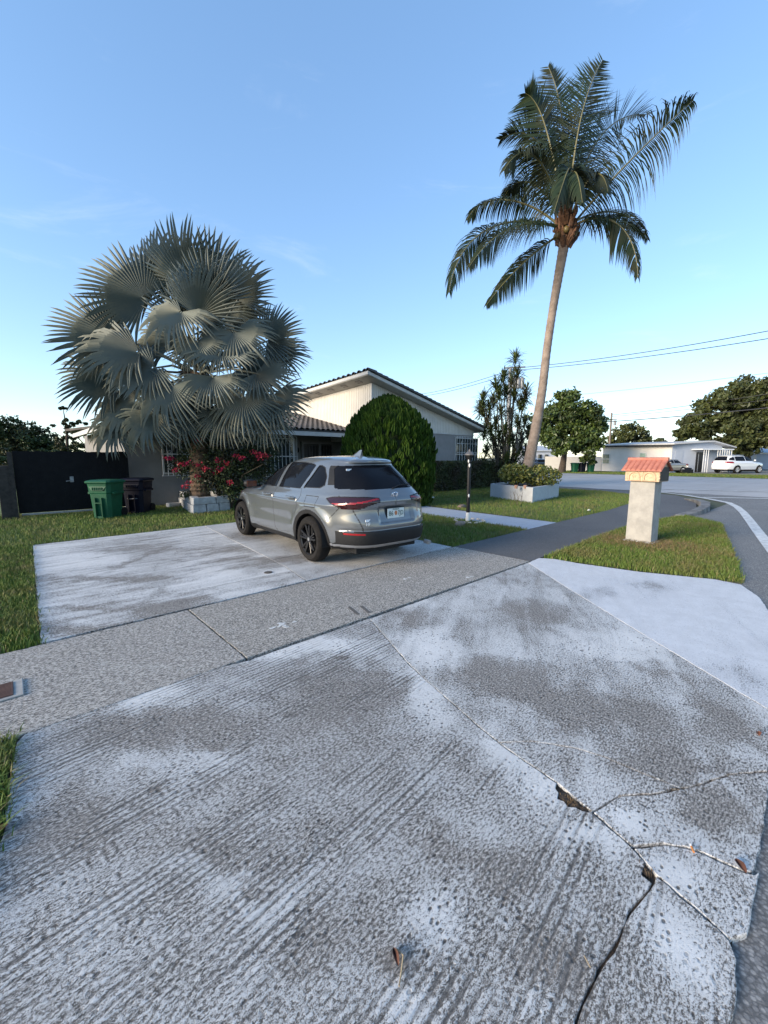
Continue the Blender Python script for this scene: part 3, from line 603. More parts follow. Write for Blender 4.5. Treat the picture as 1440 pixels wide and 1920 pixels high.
def bin_(name, loc, rz, mat, label, w_=.58, d_=.62, h=1.0, detail=True, group=None):
    t = thing(name, loc, label, 'trash bin', group, rz)
    hb = h*.88
    m = MB(); rings = [(0,.78),(.02,.80),(.62,.92),(.63,.96),(.80,1.0),(.86,1.02),(.88,1.06)]
    vs = []; 
    for z, k in rings:
        a, c = w_*k/2, d_*k/2; q = .07
        for (x, y) in ((-a+q,-c),(a-q,-c),(a,-c+q),(a,c-q),(a-q,c),(-a+q,c),(-a,c-q),(-a,-c+q)): vs.append((x,y,z*h))
    n = len(rings); m.add(vs, [(i*8+j,i*8+(j+1)%8,(i+1)*8+(j+1)%8,(i+1)*8+j) for i in range(n-1) for j in range(8)] + [tuple(range(7,-1,-1))])
    m.build('body', mat, t, rel=False, bevel=.01)
    l = MB(); a, c = w_*.55, d_*.56
    vs = []
    for z, k in ((.875,1.0),(.91,1.02),(.935,.94),(.955,.72)):
        for (x, y) in ((-a+.06,-c),(a-.06,-c),(a,-c+.06),(a,c-.06),(a-.06,c),(-a+.06,c),(-a,c-.06),(-a,-c+.06)): vs.append((x*k,y*k,z*h))
    l.add(vs, [(i*8+j,i*8+(j+1)%8,(i+1)*8+(j+1)%8,(i+1)*8+j) for i in range(3) for j in range(8)] + [tuple(range(24,32)), tuple(range(7,-1,-1))])
    l.build('lid', mat, t, rel=False, bevel=.008)
    if detail:
        f = -d_/2
        p = MB(); y = f*.965
        p.add([(-.22,y-.012,.80*h),(.22,y-.012,.80*h),(.14,y-.028,.70*h),(-.14,y-.028,.70*h),(-.24,y+.03,.81*h),(.24,y+.03,.81*h),(.15,y+.03,.69*h),(-.15,y+.03,.69*h)],[(0,1,2,3),(0,4,5,1),(1,5,6,2),(2,6,7,3),(3,7,4,0)])
        for k in range(6): x = -.115+k*.046; p.box(x-.008, x+.008, y-.040, y-.02, .71*h, .775*h)
        p.build('grip_panel', mat, t, rel=False)
        y = f*.90
        p = MB().box(-.075,.075,y-.028,y+.03,.0,.06).box(-.09,-.075,y-.05,y+.05,.01,.52*h).box(.075,.09,y-.05,y+.05,.01,.52*h).box(-.075,.075,y-.05,y-.02,.38*h,.40*h); p.build('front_channel', mat, t, rel=False)
        for s_ in (-1,1): MB().box(s_*.30-.03, s_*.30+.03, -.2, .2, .60*h, .66*h).build('side_rib', mat, t, rel=False, bevel=.01)
        MB().tube([(-.2,d_*.6,.86*h),(.2,d_*.6,.86*h)], .016, 6).build('handle', mat, t, rel=False)
    for s_ in (-1,1): MB().lathe([(.02,-.03),(.11,-.03),(.12,0),(.11,.03),(.02,.03)], 16, (s_*w_*.40, d_*.40, .11), 'z').build('wheel', M['rubber'], t, rel=False) if False else MB().tube([(s_*(w_*.40-.03), d_*.42, .115),(s_*(w_*.40+.03), d_*.42, .115)], .115, 14).build('wheel', M['rubber'], t, rel=False)
    return t
M['bin_green'] = simple('bin_green', (.008,.082,.040), (.007,.066,.033), .5, 4, Specular_IOR_Level=.25)
M['bin_navy'] = simple('bin_navy', (.002,.003,.010), (.003,.0045,.014), .5, 4, Specular_IOR_Level=.2)
p = g2(200, 972); bin_('trash_bin', (p[0]+.08, p[1]+.25, 0), R(-44), M['bin_green'], 'green wheeled trash bin in front of the black gate')
p = g2(258, 963); nb_ = bin_('trash_bin', (p[0]+.10, p[1]+.30, 0), R(-40), M['bin_navy'], 'dark navy wheeled trash bin beside the green one by the house wall')
MB().box(-.10,.12,-.305,-.29,.74,.765).build('lettering', simple('bin_print', (.45,.46,.48), None, .6), nb_, rel=False)
MB().box(-.12,.13,-.295,-.27,.40,.415).build('grab_bar', M['galv'], nb_, rel=False)
# ================================================================== MAILBOX PILLAR
mb = g2(1196, 1020); MX, MY = mb[0]+.17, mb[1]+.0
mail = thing('mailbox', (MX, MY, 0), 'concrete pillar mailbox with small terracotta tile roof on the grass verge', 'mailbox', rz=R(-6))
M['pillar'] = simple('pillar_render', (.37,.355,.325), (.28,.27,.25), .9, 5, .35, 60)
hw, hd_ = .205, .145          # half length along Y, half depth along X
MB().box(-hd_-.025, hd_+.025, -hw-.03, hw+.03, -.03, .05).build('base', M['white_paint'], mail, rel=False, bevel=.012)
MB().hexa([(-hd_,-hw,.05),(hd_,-hw,.05),(hd_,hw,.05),(-hd_,hw,.05),(-hd_+.0,-hw+.01,1.13),(hd_,-hw+.01,1.13),(hd_,hw-.01,1.13),(-hd_,hw-.01,1.13)]).build('pillar', M['pillar'], mail, rel=False, bevel=.01)
M['mail_clay'] = simple('mail_clay', (.60,.44,.29), (.48,.34,.22), .8, 14, .5, 90, .006)
bx_ = MB().box(-.20, .20, -.27, .265, 1.135, 1.34).build('box', M['mail_clay'], mail, rel=False, bevel=.008)
rl = MB()
for yc in (-.122, .118):
    pts = [(-.206, yc+.085*math.cos(t), 1.155+.06+.085*math.sin(t)) for t in np.linspace(0, math.pi, 12)]
    pts = [(-.206, yc+.085, 1.155)] + pts + [(-.206, yc-.085, 1.155)]
    rl.tube(pts, .019, 6); rl.box(-.215, -.198, yc-.11, yc+.11, 1.150, 1.160)
    for k in range(5): rl.tube([(-.205, yc+random.uniform(-.05,.05), 1.18+random.uniform(0,.05)), (-.205, yc+random.uniform(-.05,.05), 1.22+random.uniform(0,.05))], .007, 4)
for k in range(16): rl.blob((-.203, random.choice((-.25,0,.24))+random.uniform(-.02,.02), random.uniform(1.16,1.32)), (.008,.022,.012), 6, 4, .2)
rl.build('relief', M['mail_clay'], bx_, rel=False, smooth=True)
MB().box(-.165, .165, -.282, -.271, 1.15, 1.39).build('door', M['black_plastic'], bx_, rel=False)
MB().slabY([(-.20,1.342),(.20,1.342),(0,1.50)], -.265, .26).build('gable', M['mail_clay'], mail, rel=False)
M['mail_roof'] = simple('mail_roof', (.44,.165,.115), (.34,.115,.08), .75, 9, .3, 80)
rf = MB().hexa([(-.25,-.31,1.32),(0,-.31,1.505),(0,.31,1.505),(-.25,.31,1.32),(-.25,-.31,1.335),(0,-.31,1.52),(0,.31,1.52),(-.25,.31,1.335)]).hexa([(0,-.31,1.505),(.25,-.31,1.32),(.25,.31,1.32),(0,.31,1.505),(0,-.31,1.52),(.25,-.31,1.335),(.25,.31,1.335),(0,.31,1.52)]).build('roof', M['mail_roof'], mail, rel=False)
for i in range(8):
    yc = -.273 + i*.078
    for sg in (-1, 1):
        m = MB(); vs = []
        for (x, z, k) in ((.262, 1.318, 1.0), (.0, 1.512, .98)):
            for q in range(7): aa = math.pi*q/6; vs.append((sg*x, yc-.040*math.cos(aa)*k, z+.036*math.sin(aa)*k))
        m.add(vs, [(q,q+1,8+q,7+q) for q in range(6)] + [(6,5,4,3,2,1,0)]); m.build('tile', M['mail_roof'], rf, rel=False, smooth=True)
MB().tube([(0,-.315,1.525),(0,.315,1.525)], .035, 10).build('ridge_tile', M['mail_roof'], rf, rel=False, smooth=True)
mail.scale = (1,1,.965)
# ================================================================== LAMP POST with a ring of stones
lp = g2(877, 978); lamp = thing('lamp_post', (*lp, 0), 'slim black garden lamp post with white base in the lawn', 'lamp post')
MB().lathe([(.05,-.03),(.05,.20),(.045,.22)], 12).build('base', M['white_paint'], lamp, rel=False, smooth=True)
MB().lathe([(.042,.21),(.042,1.38),(.034,1.40)], 12).build('post', M['black_plastic'], lamp, rel=False, smooth=True)
MB().lathe([(.034,1.38),(.06,1.40),(.05,1.44),(.085,1.54),(.085,1.56)], 10).build('lantern', M['black_plastic'], lamp, rel=False)
MB().lathe([(.12,1.555),(.12,1.575),(.06,1.63),(.03,1.64),(.03,1.67),(.01,1.70)], 10).build('cap', simple('lamp_cap', (.10,.10,.105), (.07,.07,.075), .5), lamp, rel=False)
for z, aa in ((1.42,-2.2),(1.32,-1.7),(.62,-1.6)): MB().blob((.043*math.cos(aa-.7), .043*math.sin(aa-.7), z), (.02,.02,.045), 7, 5, .1).build('paint_chip', M['white_paint'], lamp, rel=False, smooth=True)
M['stone_white'] = simple('stone_white', (.50,.47,.42), (.36,.33,.29), .85, 20, .3, 60)
STL = ['far right', 'second from far right', 'third from far right', 'farthest back', 'left of the farthest', 'far left', 'left, house side', 'by the brown rock', 'left, street side', 'left of the nearest', 'near left', 'nearest the street', 'right of the nearest', 'near right', 'right, street side']
for i in range(15):
    aa = 2*math.pi*i/15; r_ = .34+random.uniform(-.02,.02); o = MB().blob((0,0,.012), (.055,.035,.028), 8, 5, .18).build('stone', M['stone_white'], None, smooth=True)
    o.location = (lp[0]+.08+r_*math.cos(aa), lp[1]+r_*math.sin(aa), 0); o.rotation_euler = (0,0,aa+1.57); tag(o, 'small pale stone of the ring round the lamp post, ' + STL[i], 'stone', 'stones round the lamp post')
o = MB().blob((0,0,.03), (.16,.11,.07), 10, 7, .14).build('rock', simple('rock_brown', (.25,.20,.16), (.16,.13,.10), .9, 12, .5), None, smooth=True); q = g2(863,985); o.location = (*q,0); tag(o, 'brownish rock left of the lamp post in the lawn', 'rock')
o = MB().blob((0,0,.02), (.17,.12,.07), 10, 7, .14).build('rock', simple('rock_brown2', (.17,.13,.11), (.10,.08,.07), .9, 12, .5), None, smooth=True); q = g2(866,951); o.location = (*q,0); tag(o, 'dark rock in the lawn beyond the blue grey walk', 'rock')
# ================================================================== PLANTERS
pA, pB, pC = g2(919,931), g2(998,942), g2(1047,931); pD = (pA[0]+pC[0]-pB[0], pA[1]+pC[1]-pB[1])
PLC = ((pA[0]+pC[0])/2, (pA[1]+pC[1])/2)
pl = thing('planter_box', (*PLC, 0), 'low square pale concrete planter round the coconut palm', 'planter')
def inset(t): return [tuple(np.array(PLC)+(np.array(q)-np.array(PLC))*t) for q in (pA,pB,pC,pD)]
o4, i4 = inset(1.0), inset(.90); m = MB()
for i in range(4):
    a, b_ = o4[i], o4[(i+1)%4]; c, d_ = i4[(i+1)%4], i4[i]
    m.hexa([(*a,-.05),(*b_,-.05),(*c,-.05),(*d_,-.05),(*a,.50),(*b_,.50),(*c,.50),(*d_,.50)])
m.build('wall', M['planter_paint'], pl)
MB().prism(inset(.905), .2, .44).build('soil', M['soil'], pl)
for q in ((968,905),(985,906)):
    w_ = atD(q[0], q[1], pB[0]*.6766+pB[1]*.7363+.35); o = MB().lathe([(.045,0),(.06,.09),(.066,.09),(.066,.115),(.058,.115),(.05,.07)], 12).build('flower_pot', simple('pot_pink', (.40,.24,.18), (.33,.19,.14), .8), None, smooth=True); o.location = (float(w_[0]), float(w_[1]), .442)
    tag(o, 'small terracotta pot in the square planter, ' + ('left of the two' if q[0] < 970 else 'right of the two'), 'flower pot')
# block planter at the fan palm
bp = thing('block_planter', (*g2(385,958), 0), 'broken white concrete block planter at the foot of the fan palm', 'planter')
q0 = np.array(g2(346,952)); q1 = np.array(g2(362,963)); q2 = np.array(g2(432,956)); q3 = q2 + (q0-q1)*1.6 + np.array([.1,.6])
M['block'] = simple('block_paint', (.42,.43,.44), (.30,.30,.30), .85, 6, .4, 50)
def blockrow(a, b, n, z0, z1, dep, off=0.0, jit=.03):
    d_ = (b-a)/np.linalg.norm(b-a); nr = np.array([-d_[1], d_[0]]); L = np.linalg.norm(b-a)
    cuts = [0] + [L*(i+off)/n for i in range(1, n)] + [L]
    for i in range(n):
        s0, s1 = cuts[i]+.008, cuts[i+1]-.008; t = random.uniform(-jit, jit); zz = random.uniform(-.01, .01)
        p0 = a+d_*s0+nr*t; p1 = a+d_*s1+nr*(t+random.uniform(-.02,.02)); p2 = p1+nr*dep; p3 = p0+nr*dep
        MB().hexa([(*p0,z0),(*p1,z0),(*p2,z0),(*p3,z0),(*(p0+d_*.01),z1+zz),(*(p1-d_*.02),z1+zz),(*p2,z1+zz),(*p3,z1+zz)]).build('block', M['block'], bp, bevel=.012)
blockrow(q1, q2, 3, -.02, .215, .18, .1); blockrow(q1+.02, q2, 2, .225, .42, .18, .25)
blockrow(q0+ (q0-q1)*1.0, q1+(q0-q1)*.12, 1, -.02, .215, .18); blockrow(q0+(q0-q1)*1.0, q1+(q0-q1)*.12, 1, .225, .43, .18)
blockrow(q2+np.array([.02,.05]), q3, 3, -.02, .215, .18); blockrow(q2+np.array([.02,.05]), q3, 3, .225, .42, .18)
cen = (q1+q2+q3+q0)/4 + np.array([.05,.35])
MB().blob((cen[0],cen[1],.12), (.55,.55,.22), 14, 6, .06).build('soil', M['soil'], bp, smooth=True)
lb = MB().box(-.22,.22,-.07,.07,0,.13).build('loose_block', M['block'], None, bevel=.015); lq = g2(325,950); lb.location = (*lq,-.01); lb.rotation_euler = (.1,.05,.5); tag(lb, 'loose white concrete block lying left of the block planter', 'block')
# ================================================================== GREY COMPACT SUV
def carpaint(name, c, rough=.28, coat=1.0, flake=0.0):
    b = NB(name); return b.done(c, rough, None, Metallic=flake, Coat_Weight=coat, Coat_Roughness=.012, Coat_IOR=1.75, Specular_IOR_Level=.6)
M['car_grey'] = carpaint('car_grey_paint', (.082,.091,.101))
M['seam'] = simple('car_seam', (.012,.012,.013), None, .8)
M['cladding'] = simple('car_cladding', (.011,.0115,.013), (.015,.0155,.017), .6, 40, .15, 400, .002, Specular_IOR_Level=.25)
M['tail_dark'] = simple('tail_dark_lens', (.022,.006,.008), (.03,.008,.010), .06, 3, Coat_Weight=.3)
M['tail_red'] = simple('tail_red', (.30,.008,.012), (.20,.006,.010), .25, 9, Coat_Weight=.3)
M['silver'] = simple('silver_trim', (.50,.51,.53), (.45,.46,.48), .3, 5, Metallic=.8)
M['rim_black'] = simple('rim_black', (.008,.008,.009), (.012,.012,.013), .35, 6, Coat_Weight=.2, Specular_IOR_Level=.3)
def pchip(T, Y, tq):      # T (n,), Y (n,...) monotone cubic
    h = np.diff(T); sh = (slice(None),) + (None,)*(Y.ndim-1); dl = np.diff(Y, axis=0)/h[sh]
    m = np.zeros_like(Y); a = dl[:-1]; b = dl[1:]; w1 = (2*h[1:]+h[:-1])[sh]; w2 = (h[1:]+2*h[:-1])[sh]
    with np.errstate(divide='ignore', invalid='ignore'): hm = (w1+w2)/(w1/a+w2/b)
    m[1:-1] = np.where(a*b > 0, hm, 0); m[0] = dl[0]; m[-1] = dl[-1]
    i = np.clip(np.searchsorted(T, tq, 'right')-1, 0, len(T)-2); hh = h[i]; s = (tq-T[i])/hh
    s_ = s[sh]; hh = hh[sh]
    return (2*s_**3-3*s_**2+1)*Y[i] + (s_**3-2*s_**2+s_)*hh*m[i] + (-2*s_**3+3*s_**2)*Y[i+1] + (s_**3-s_**2)*hh*m[i+1]
def outline(xf, xr, w, nf, nr, S, wr=None, wf=None):
    """half outline, front centre -> rear centre, corners pinned at s = .2 and .8"""
    xm = .5*(xf+xr); th = np.linspace(0, math.pi/2, 1500); e = lambda n: 2.0/n
    fx = xm+(xf-xm)*np.cos(th)**e(nf); fy = w*np.sin(th)**e(nf)
    rx = xm+(xr-xm)*np.cos(th)**e(nr); ry = w*np.sin(th)**e(nr)
    if wf: fy = fy*(1-(1-wf)*((fx-xm)/(xf-xm))**2)
    if wr: ry = ry*(1-(1-wr)*((rx-xm)/(xr-xm))**2)
    X = np.concatenate([fx, rx[::-1][1:]]); Y = np.concatenate([fy, ry[::-1][1:]])
    L = np.concatenate([[0], np.cumsum(np.hypot(np.diff(X), np.diff(Y)))])
    kf = 750; kr = len(X)-750; Lf, Lr, Lt = L[kf], L[kr], L[-1]
    l = np.where(S < .2, S/.2*Lf, np.where(S < .8, Lf+(S-.2)/.6*(Lr-Lf), Lr+(S-.8)/.2*(Lt-Lr)))
    return np.interp(l, L, X), np.interp(l, L, Y)
#        z     zf    zr     xf    xr     w    nf  nr  wf  wr
LEV = [( .20,  .20,  .26,  3.25, -.62, .66, 4, 4.0, .9, .9),
       ( .235, .24,  .30,  3.44, -.88, .80, 4, 4.5, .9, .92),
       ( .33,  .33,  .36,  3.52, -.97, .855, 4, 4.5, .9, .93),
       ( .50,  .50,  .50,  3.555,-1.0, .878, 4, 4.5, .9, .93),
       ( .66,  .64,  .66,  3.565,-.985,.888, 4, 4.6, .9, .93),
       ( .80,  .76,  .80,  3.55, -.945,.882, 4, 4.8, .9, .93),
       ( .885, .85,  .905, 3.50, -.935,.889, 3.6, 4.8, .88, .92),
       ( .955, .905, .975, 3.40, -.925,.866, 3.4, 4.8, .86, .90),
       ( 1.02, .99,  1.06, 2.55, -.875,.828, 5.0, 4.6, .88, .87),
       ( 1.055,1.02, 1.10, 2.30, -.845,.806, 6.0, 4.4, .90, .86),
       ( 1.25, 1.25, 1.28, 1.88, -.665,.718, 6.0, 4.4, .93, .84),
       ( 1.43, 1.43, 1.425,1.48, -.48, .622, 6.0, 4.4, .94, .86),
       ( 1.505,1.51, 1.468,1.22, -.43, .568, 5.0, 4.4, .95, .88),
       ( 1.555,1.56, 1.497,1.04, -.46, .500, 4.0, 4.2, .95, .90),
       ( 1.590,1.595,1.514, .85, -.46, .33, 3, 4, 1, 1),
       ( 1.605,1.605,1.520, .65, -.46, .004, 3, 4, 1, 1)]
def car_surface(NS, NT, LEV, spread):
    S = np.concatenate([np.linspace(0,.2,int(NS*.14)), np.linspace(.2,.8,int(NS*.72))[1:], np.linspace(.8,1,int(NS*.14))[1:]])
    rows = []
    for (z, zf, zr_, xf, xr, w_, nf, nr, wf, wr) in LEV:
        x, y = outline(xf, xr, w_, nf, nr, S, wr, wf); xm = (xf+xr)/2
        t = (x-xm)/((xf-xm)); zz = np.where(t > 0, z+(zf-z)*np.clip(t,0,1)**2.2, z+(zr_-z)*np.clip(-t,0,1)**2.2)
        rows.append(np.stack([x, y, zz], 1))
    A = np.array(rows); T = np.concatenate([[0], np.cumsum(np.linalg.norm(np.diff(A[:, len(S)//2], axis=0), axis=1)+.01)])
    tq = np.linspace(0, T[-1], NT); return pchip(T, A, tq), S
def car_parts(P, S):
    NT, NS, _ = P.shape; idx = np.arange(NT*NS).reshape(NT, NS)
    q = np.stack([idx[:-1,:-1], idx[:-1,1:], idx[1:,1:], idx[1:,:-1]], -1).reshape(-1,4)
    c = P.reshape(-1,3)[q].mean(1); sm = np.broadcast_to((S[:-1]+S[1:])/2, (NT-1, NS-1)).reshape(-1)
    return q, c, sm
def submesh(name, V, q, sel, mats, parent, midx=None, off=0.0, mirror=True, N=None):
    f = q[sel]; used, inv = np.unique(f, return_inverse=True); v = V[used].copy(); f = inv.reshape(f.shape)
    if off and N is not None: v += N[used]*off
    mi = None if midx is None else midx[sel]
    if mirror:
        v2 = v*np.array([1,-1,1]); f2 = f[:, ::-1]+len(v); v = np.concatenate([v, v2]); f = np.concatenate([f, f2]); mi = None if mi is None else np.concatenate([mi, mi])
    o = mesh_np(name, v, f, mats, parent, True, mi); return o
def vnormals(P):
    du = np.gradient(P, axis=1); dv = np.gradient(P, axis=0); n = np.cross(du, dv); n /= np.linalg.norm(n, axis=2, keepdims=True)+1e-9
    s = np.sign((n[:, P.shape[1]//2, 1]).mean()); return n*s
WR, WX = .345, (0.0, 2.655)
def wheel(parent, x, side, y0, rim_mat, Rr=.345, spokes=5, width=.215, rimr=.235):
    """side = +1 left, -1 right; wheel lies in the x-z plane"""
    wh = bpy.data.objects.new('wheel', None); COL.objects.link(wh); wh.parent = parent; wh.location = (x, side*y0, Rr)
    w2 = width/2; pr = [(rimr,-w2+.01),(rimr+.02,-w2),(Rr-.045,-w2-.004),(Rr-.012,-w2+.025),(Rr,-w2+.05),(Rr,0),(Rr,w2-.05),(Rr-.012,w2-.025),(Rr-.045,w2+.004),(rimr+.02,w2),(rimr,w2-.01)]
    t = MB().lathe(pr, 56, axis='y', cap=False); t.build('tyre', M['rubber'], wh, smooth=True, rel=False)
    o_ = side*(w2-.02); rm = MB()
    rm.lathe([(rimr+.004,-w2*.9),(rimr-.012,-w2*.8),(rimr-.02,0),(rimr-.012,w2*.75),(rimr+.006,w2*.93),(rimr+.006,w2*.93+.004)], 48, axis='y', cap=False)
    for k in range(spokes):
        for dlt in (-.17, .17):
            a = 2*math.pi*k/spokes + .3; a1 = a+dlt
            p0 = Vector((.045*math.cos(a+dlt*1.5), o_-side*.012, .045*math.sin(a+dlt*1.5))); p1 = Vector(((rimr-.012)*math.cos(a1+dlt*.35), o_+side*.006, (rimr-.012)*math.sin(a1+dlt*.35)))
            rm.bar(p0, p1, .034, .030)
        p1 = Vector(((rimr-.06)*math.cos(a), o_-side*.01, (rimr-.06)*math.sin(a))); rm.bar((0,o_-side*.03,0), p1, .05, .02)
    rm.lathe([(.062, min(o_-side*.04,o_+side*.0)),(.062,max(o_-side*.04,o_+side*.0))], 20, axis='y')
    rm.build('rim', rim_mat, wh, rel=False, bevel=.004, seg=1)
    MB().lathe([(.028, min(o_, o_+side*.006)),(.028, max(o_, o_+side*.006))], 16, axis='y').build('hub_cap', M['silver'], wh, rel=False)
    MB().lathe([(rimr-.03, -.02),(rimr-.03, .0)], 32, axis='y').build('brake_disc', M['dark_void'], wh, rel=False)
    return wh
def build_suv(loc, rz):
    car = thing('compact_suv', loc, 'grey compact crossover SUV parked on the whitewashed pad, seen from behind', 'car', rz=rz)
    P, S = car_surface(560, 190, LEV, 0); N = vnormals(P); Z = P[..., 2]; X = P[..., 0]; Y = P[..., 1]
    Sg = np.broadcast_to(S[None, :], Z.shape); rear = np.clip((Sg-.78)/.04, 0, 1)
    def bumpf(cx, cz, rx, rz_, amt, u=X): return amt*np.exp(-(((u-cx)/rx)**2+((Z-cz)/rz_)**2))
    D = np.zeros_like(Z)
    side = np.clip((Sg-.22)/.05, 0, 1)*np.clip((.80-Sg)/.04, 0, 1)
    D += side*np.where((Z > .3) & (Z < .9), -.020*np.exp(-((Z-.60)/.10)**2)*np.clip((X-.35)/.3, 0, 1)*np.clip((2.3-X)/.3, 0, 1), 0)   # door hollow
    D += side*.014*np.exp(-((Z-.885)/.022)**2)                        # shoulder crease
    for cx in WX: D += side*.022*np.exp(-((np.hypot(X-cx, Z-.36)-.47)/.09)**2)*(Z < .86)      # haunches
    pl_ = (np.abs(Y) < .30) & (Z > .66) & (Z < .88)
    yy = np.clip((.33-np.abs(Y))/.05, 0, 1)*np.clip((Z-.64)/.03, 0, 1)*np.clip((.885-Z)/.018, 0, 1); D -= rear*yy*.035     # number plate recess
    D += rear*.016*np.exp(-((Z-.955)/.05)**2)*(np.abs(Y) > .0)        # lamp shelf
    D -= rear*.022*np.exp(-((Z-.565)/.018)**2)                        # bumper groove
    D += rear*.012*np.clip((Z-1.455)/.02, 0, 1)*np.clip((1.60-Z)/.03, 0, 1)     # roof spoiler lip
    P = P+N*D[..., None]
    q, c, sm = car_parts(P, S); V = P.reshape(-1,3); Nf = N.reshape(-1,3)
    xz = c[:, [0,2]]; yz = np.stack([np.abs(c[:,1]), c[:,2]], 1); isS = (sm > .2) & (sm < .80); isR = sm >= .74
    rho = np.minimum(np.hypot(c[:,0]-WX[0], c[:,2]-.35), np.hypot(c[:,0]-WX[1], c[:,2]-.35))
    cut = (rho < .385) & (c[:,1] > .5) & (c[:,2] < .80)
    win = {'front': [(2.10,1.075),(1.20,1.085),(1.13,1.475),(1.28,1.47),(1.52,1.395),(1.82,1.245)],
           'rear': [(1.08,1.085),(.37,1.10),(.25,1.30),(.20,1.44),(.27,1.462),(.6,1.485),(1.02,1.482)],
           'quarter': [(.27,1.115),(-.14,1.135),(-.20,1.17),(-.17,1.28),(-.05,1.41),(.04,1.44),(.10,1.44),(.16,1.30)]}
    glass = np.zeros(len(q), bool); trim = np.zeros(len(q), bool); sel = {}
    for k, pg in win.items():
        i_ = isS & inpoly(xz, pg); sel[k] = i_; glass |= i_; trim |= isS & (polydist(xz, pg) < .014) & ~i_
    trim &= ~glass
    rg = [(-.1,1.115),(.66,1.125),(.675,1.15),(.57,1.385),(.51,1.445),(-.1,1.458)]
    rgl = (sm > .755) & inpoly(yz, rg); glass |= rgl
    wing_ = (sm > .725) & (sm < .86) & ~rgl & inpoly(yz, [(.5,1.450),(.59,1.445),(.735,1.13),(.67,1.10),(.3,1.1)]) & (c[:,2] > 1.17)
    ws = (sm < .19) & (c[:,2] > 1.04) & (c[:,2] < 1.50); glass |= ws
    tl = [(.29,1.000),(.45,1.018),(.70,1.018),(.845,1.012),(.93,1.0),(.93,.93),(.86,.89),(.80,.872),(.72,.862),(.60,.862),(.54,.878),(.45,.915),(.38,.935),(.29,.955)]
    lx = [(-.36,.985),(-.45,1.008),(-.60,1.016),(-.99,1.016),(-.99,.855),(-.75,.862),(-.60,.885),(-.46,.935)]
    tail = ((sm >= .80) & inpoly(yz, tl)) | ((sm < .80) & (sm > .6) & inpoly(xz, lx)); tail &= ~glass
    strip = tail & (np.abs(c[:,2]-(.925+.07*np.clip((.72-yz[:,0])/.4, 0, 1))) < .011) & (sm > .74)
    blk = (sm > .78) & (c[:,2] < .548) & (c[:,2] > .20); blk |= (sm > .62) & (sm <= .78) & (c[:,2] < .548-.55*np.clip((c[:,0]+.86), 0, .45)) & (c[:,0] < -.3)
    sill = isS & (c[:,2] < .318); 
    arch = (rho < .445) & ~cut & (c[:,1] > .55) & (c[:,2] < .82) & isS
    tail &= ~blk
    clad = (blk | sill | arch | (c[:,2] < .26)) & ~cut
    skid = (sm > .765) & (c[:,2] > .315) & (c[:,2] < .365-.02*np.clip(yz[:,0],0,1)) & ~cut
    clad &= ~skid
    refl = (sm > .8) & (np.abs(c[:,2]-.515) < .013) & (yz[:,0] > .52) & (yz[:,0] < .72); clad &= ~refl
    body = ~(glass | tail | clad | cut | skid | refl | trim | wing_)
    seam = np.zeros(len(q), bool)
    for pl, cl_ in (([(1.15,1.06),(1.13,.9),(1.16,.6),(1.12,.40),(1.05,.32)], 0), ([(2.22,1.02),(2.24,.8),(2.20,.60)], 0), ([(.32,1.09),(.27,.98),(.33,.86),(.36,.70)], 0), ([(.12,1.0),(-.18,1.0),(-.16,.84),(.09,.84),(.12,1.0)], 0), ([(-.62,.87),(-.42,.68)], 0)):
        seam |= isS & (polydist(xz, pl, False) < .0048)
    seam |= (sm > .78) & (polydist(yz, [(.70,1.11),(.69,1.01)], False) < .005); seam |= (sm > .78) & (polydist(yz, [(.64,.875),(.56,.62),(.535,.545)], False) < .005)
    seam |= (sm > .78) & (np.abs(c[:,2]-.888) < .006) & (yz[:,0] < .30)
    seam &= body
    submesh('body', V, q, body, [M['car_grey'], M['seam']], car, midx=seam.astype(int))
    for k in ('front', 'rear', 'quarter'):
        for sg in (1, -1): 
            o = submesh('side_window', V*np.array([1,sg,1]), q if sg > 0 else q[:, ::-1], sel[k], M['glass_dark'], car, off=-.008, N=Nf*np.array([1,sg,1]), mirror=False)
    submesh('rear_window', V, q, rgl, M['glass_dark'], car, off=-.004, N=Nf); submesh('windscreen', V, q, ws, M['glass_dark'], car)
    for sg in (1, -1): submesh('window_trim', V*np.array([1,sg,1]), q if sg > 0 else q[:, ::-1], trim | wing_, M['black_plastic'], car, mirror=False)
    edge = ~tail & body & (((sm >= .80) & (polydist(yz, tl) < .010)) | ((sm < .80) & (sm > .6) & (polydist(xz, lx) < .010) & (c[:,0] > -.95)))
    for sg in (1, -1): submesh('light_surround', V*np.array([1,sg,1]), q if sg > 0 else q[:, ::-1], edge, M['black_plastic'], car, mirror=False, off=.002, N=Nf*np.array([1,sg,1]))
    for sg in (1, -1):
        t_ = submesh('tail_light', V*np.array([1,sg,1]), q if sg > 0 else q[:, ::-1], tail & ~strip, M['tail_dark'], car, mirror=False)
        submesh('light_strip', V*np.array([1,sg,1]), q if sg > 0 else q[:, ::-1], strip, M['tail_red'], t_, mirror=False)
        submesh('reflector', V*np.array([1,sg,1]), q if sg > 0 else q[:, ::-1], refl, M['tail_red'], car, mirror=False)
    submesh('cladding', V, q, clad, M['cladding'], car, off=.006, N=Nf); submesh('skid_trim', V, q, skid, M['silver'], car, off=.008, N=Nf)
    # inside of the wheel arches and the floor
    for x in WX:
        for sg in (1, -1):
            vs = []; n = 20
            for k in range(n+1):
                a = math.pi*1.12*k/n - .19
                for y in (.42, .875): vs.append((x+.39*math.cos(a), sg*y, .35+.39*math.sin(a)))
            MB().add(vs, [(2*k,2*k+1,2*k+3,2*k+2) for k in range(n)]).build('arch_liner', M['black_plastic'], car, rel=False)
            wheel(car, x, sg, .775, M['rim_black'])
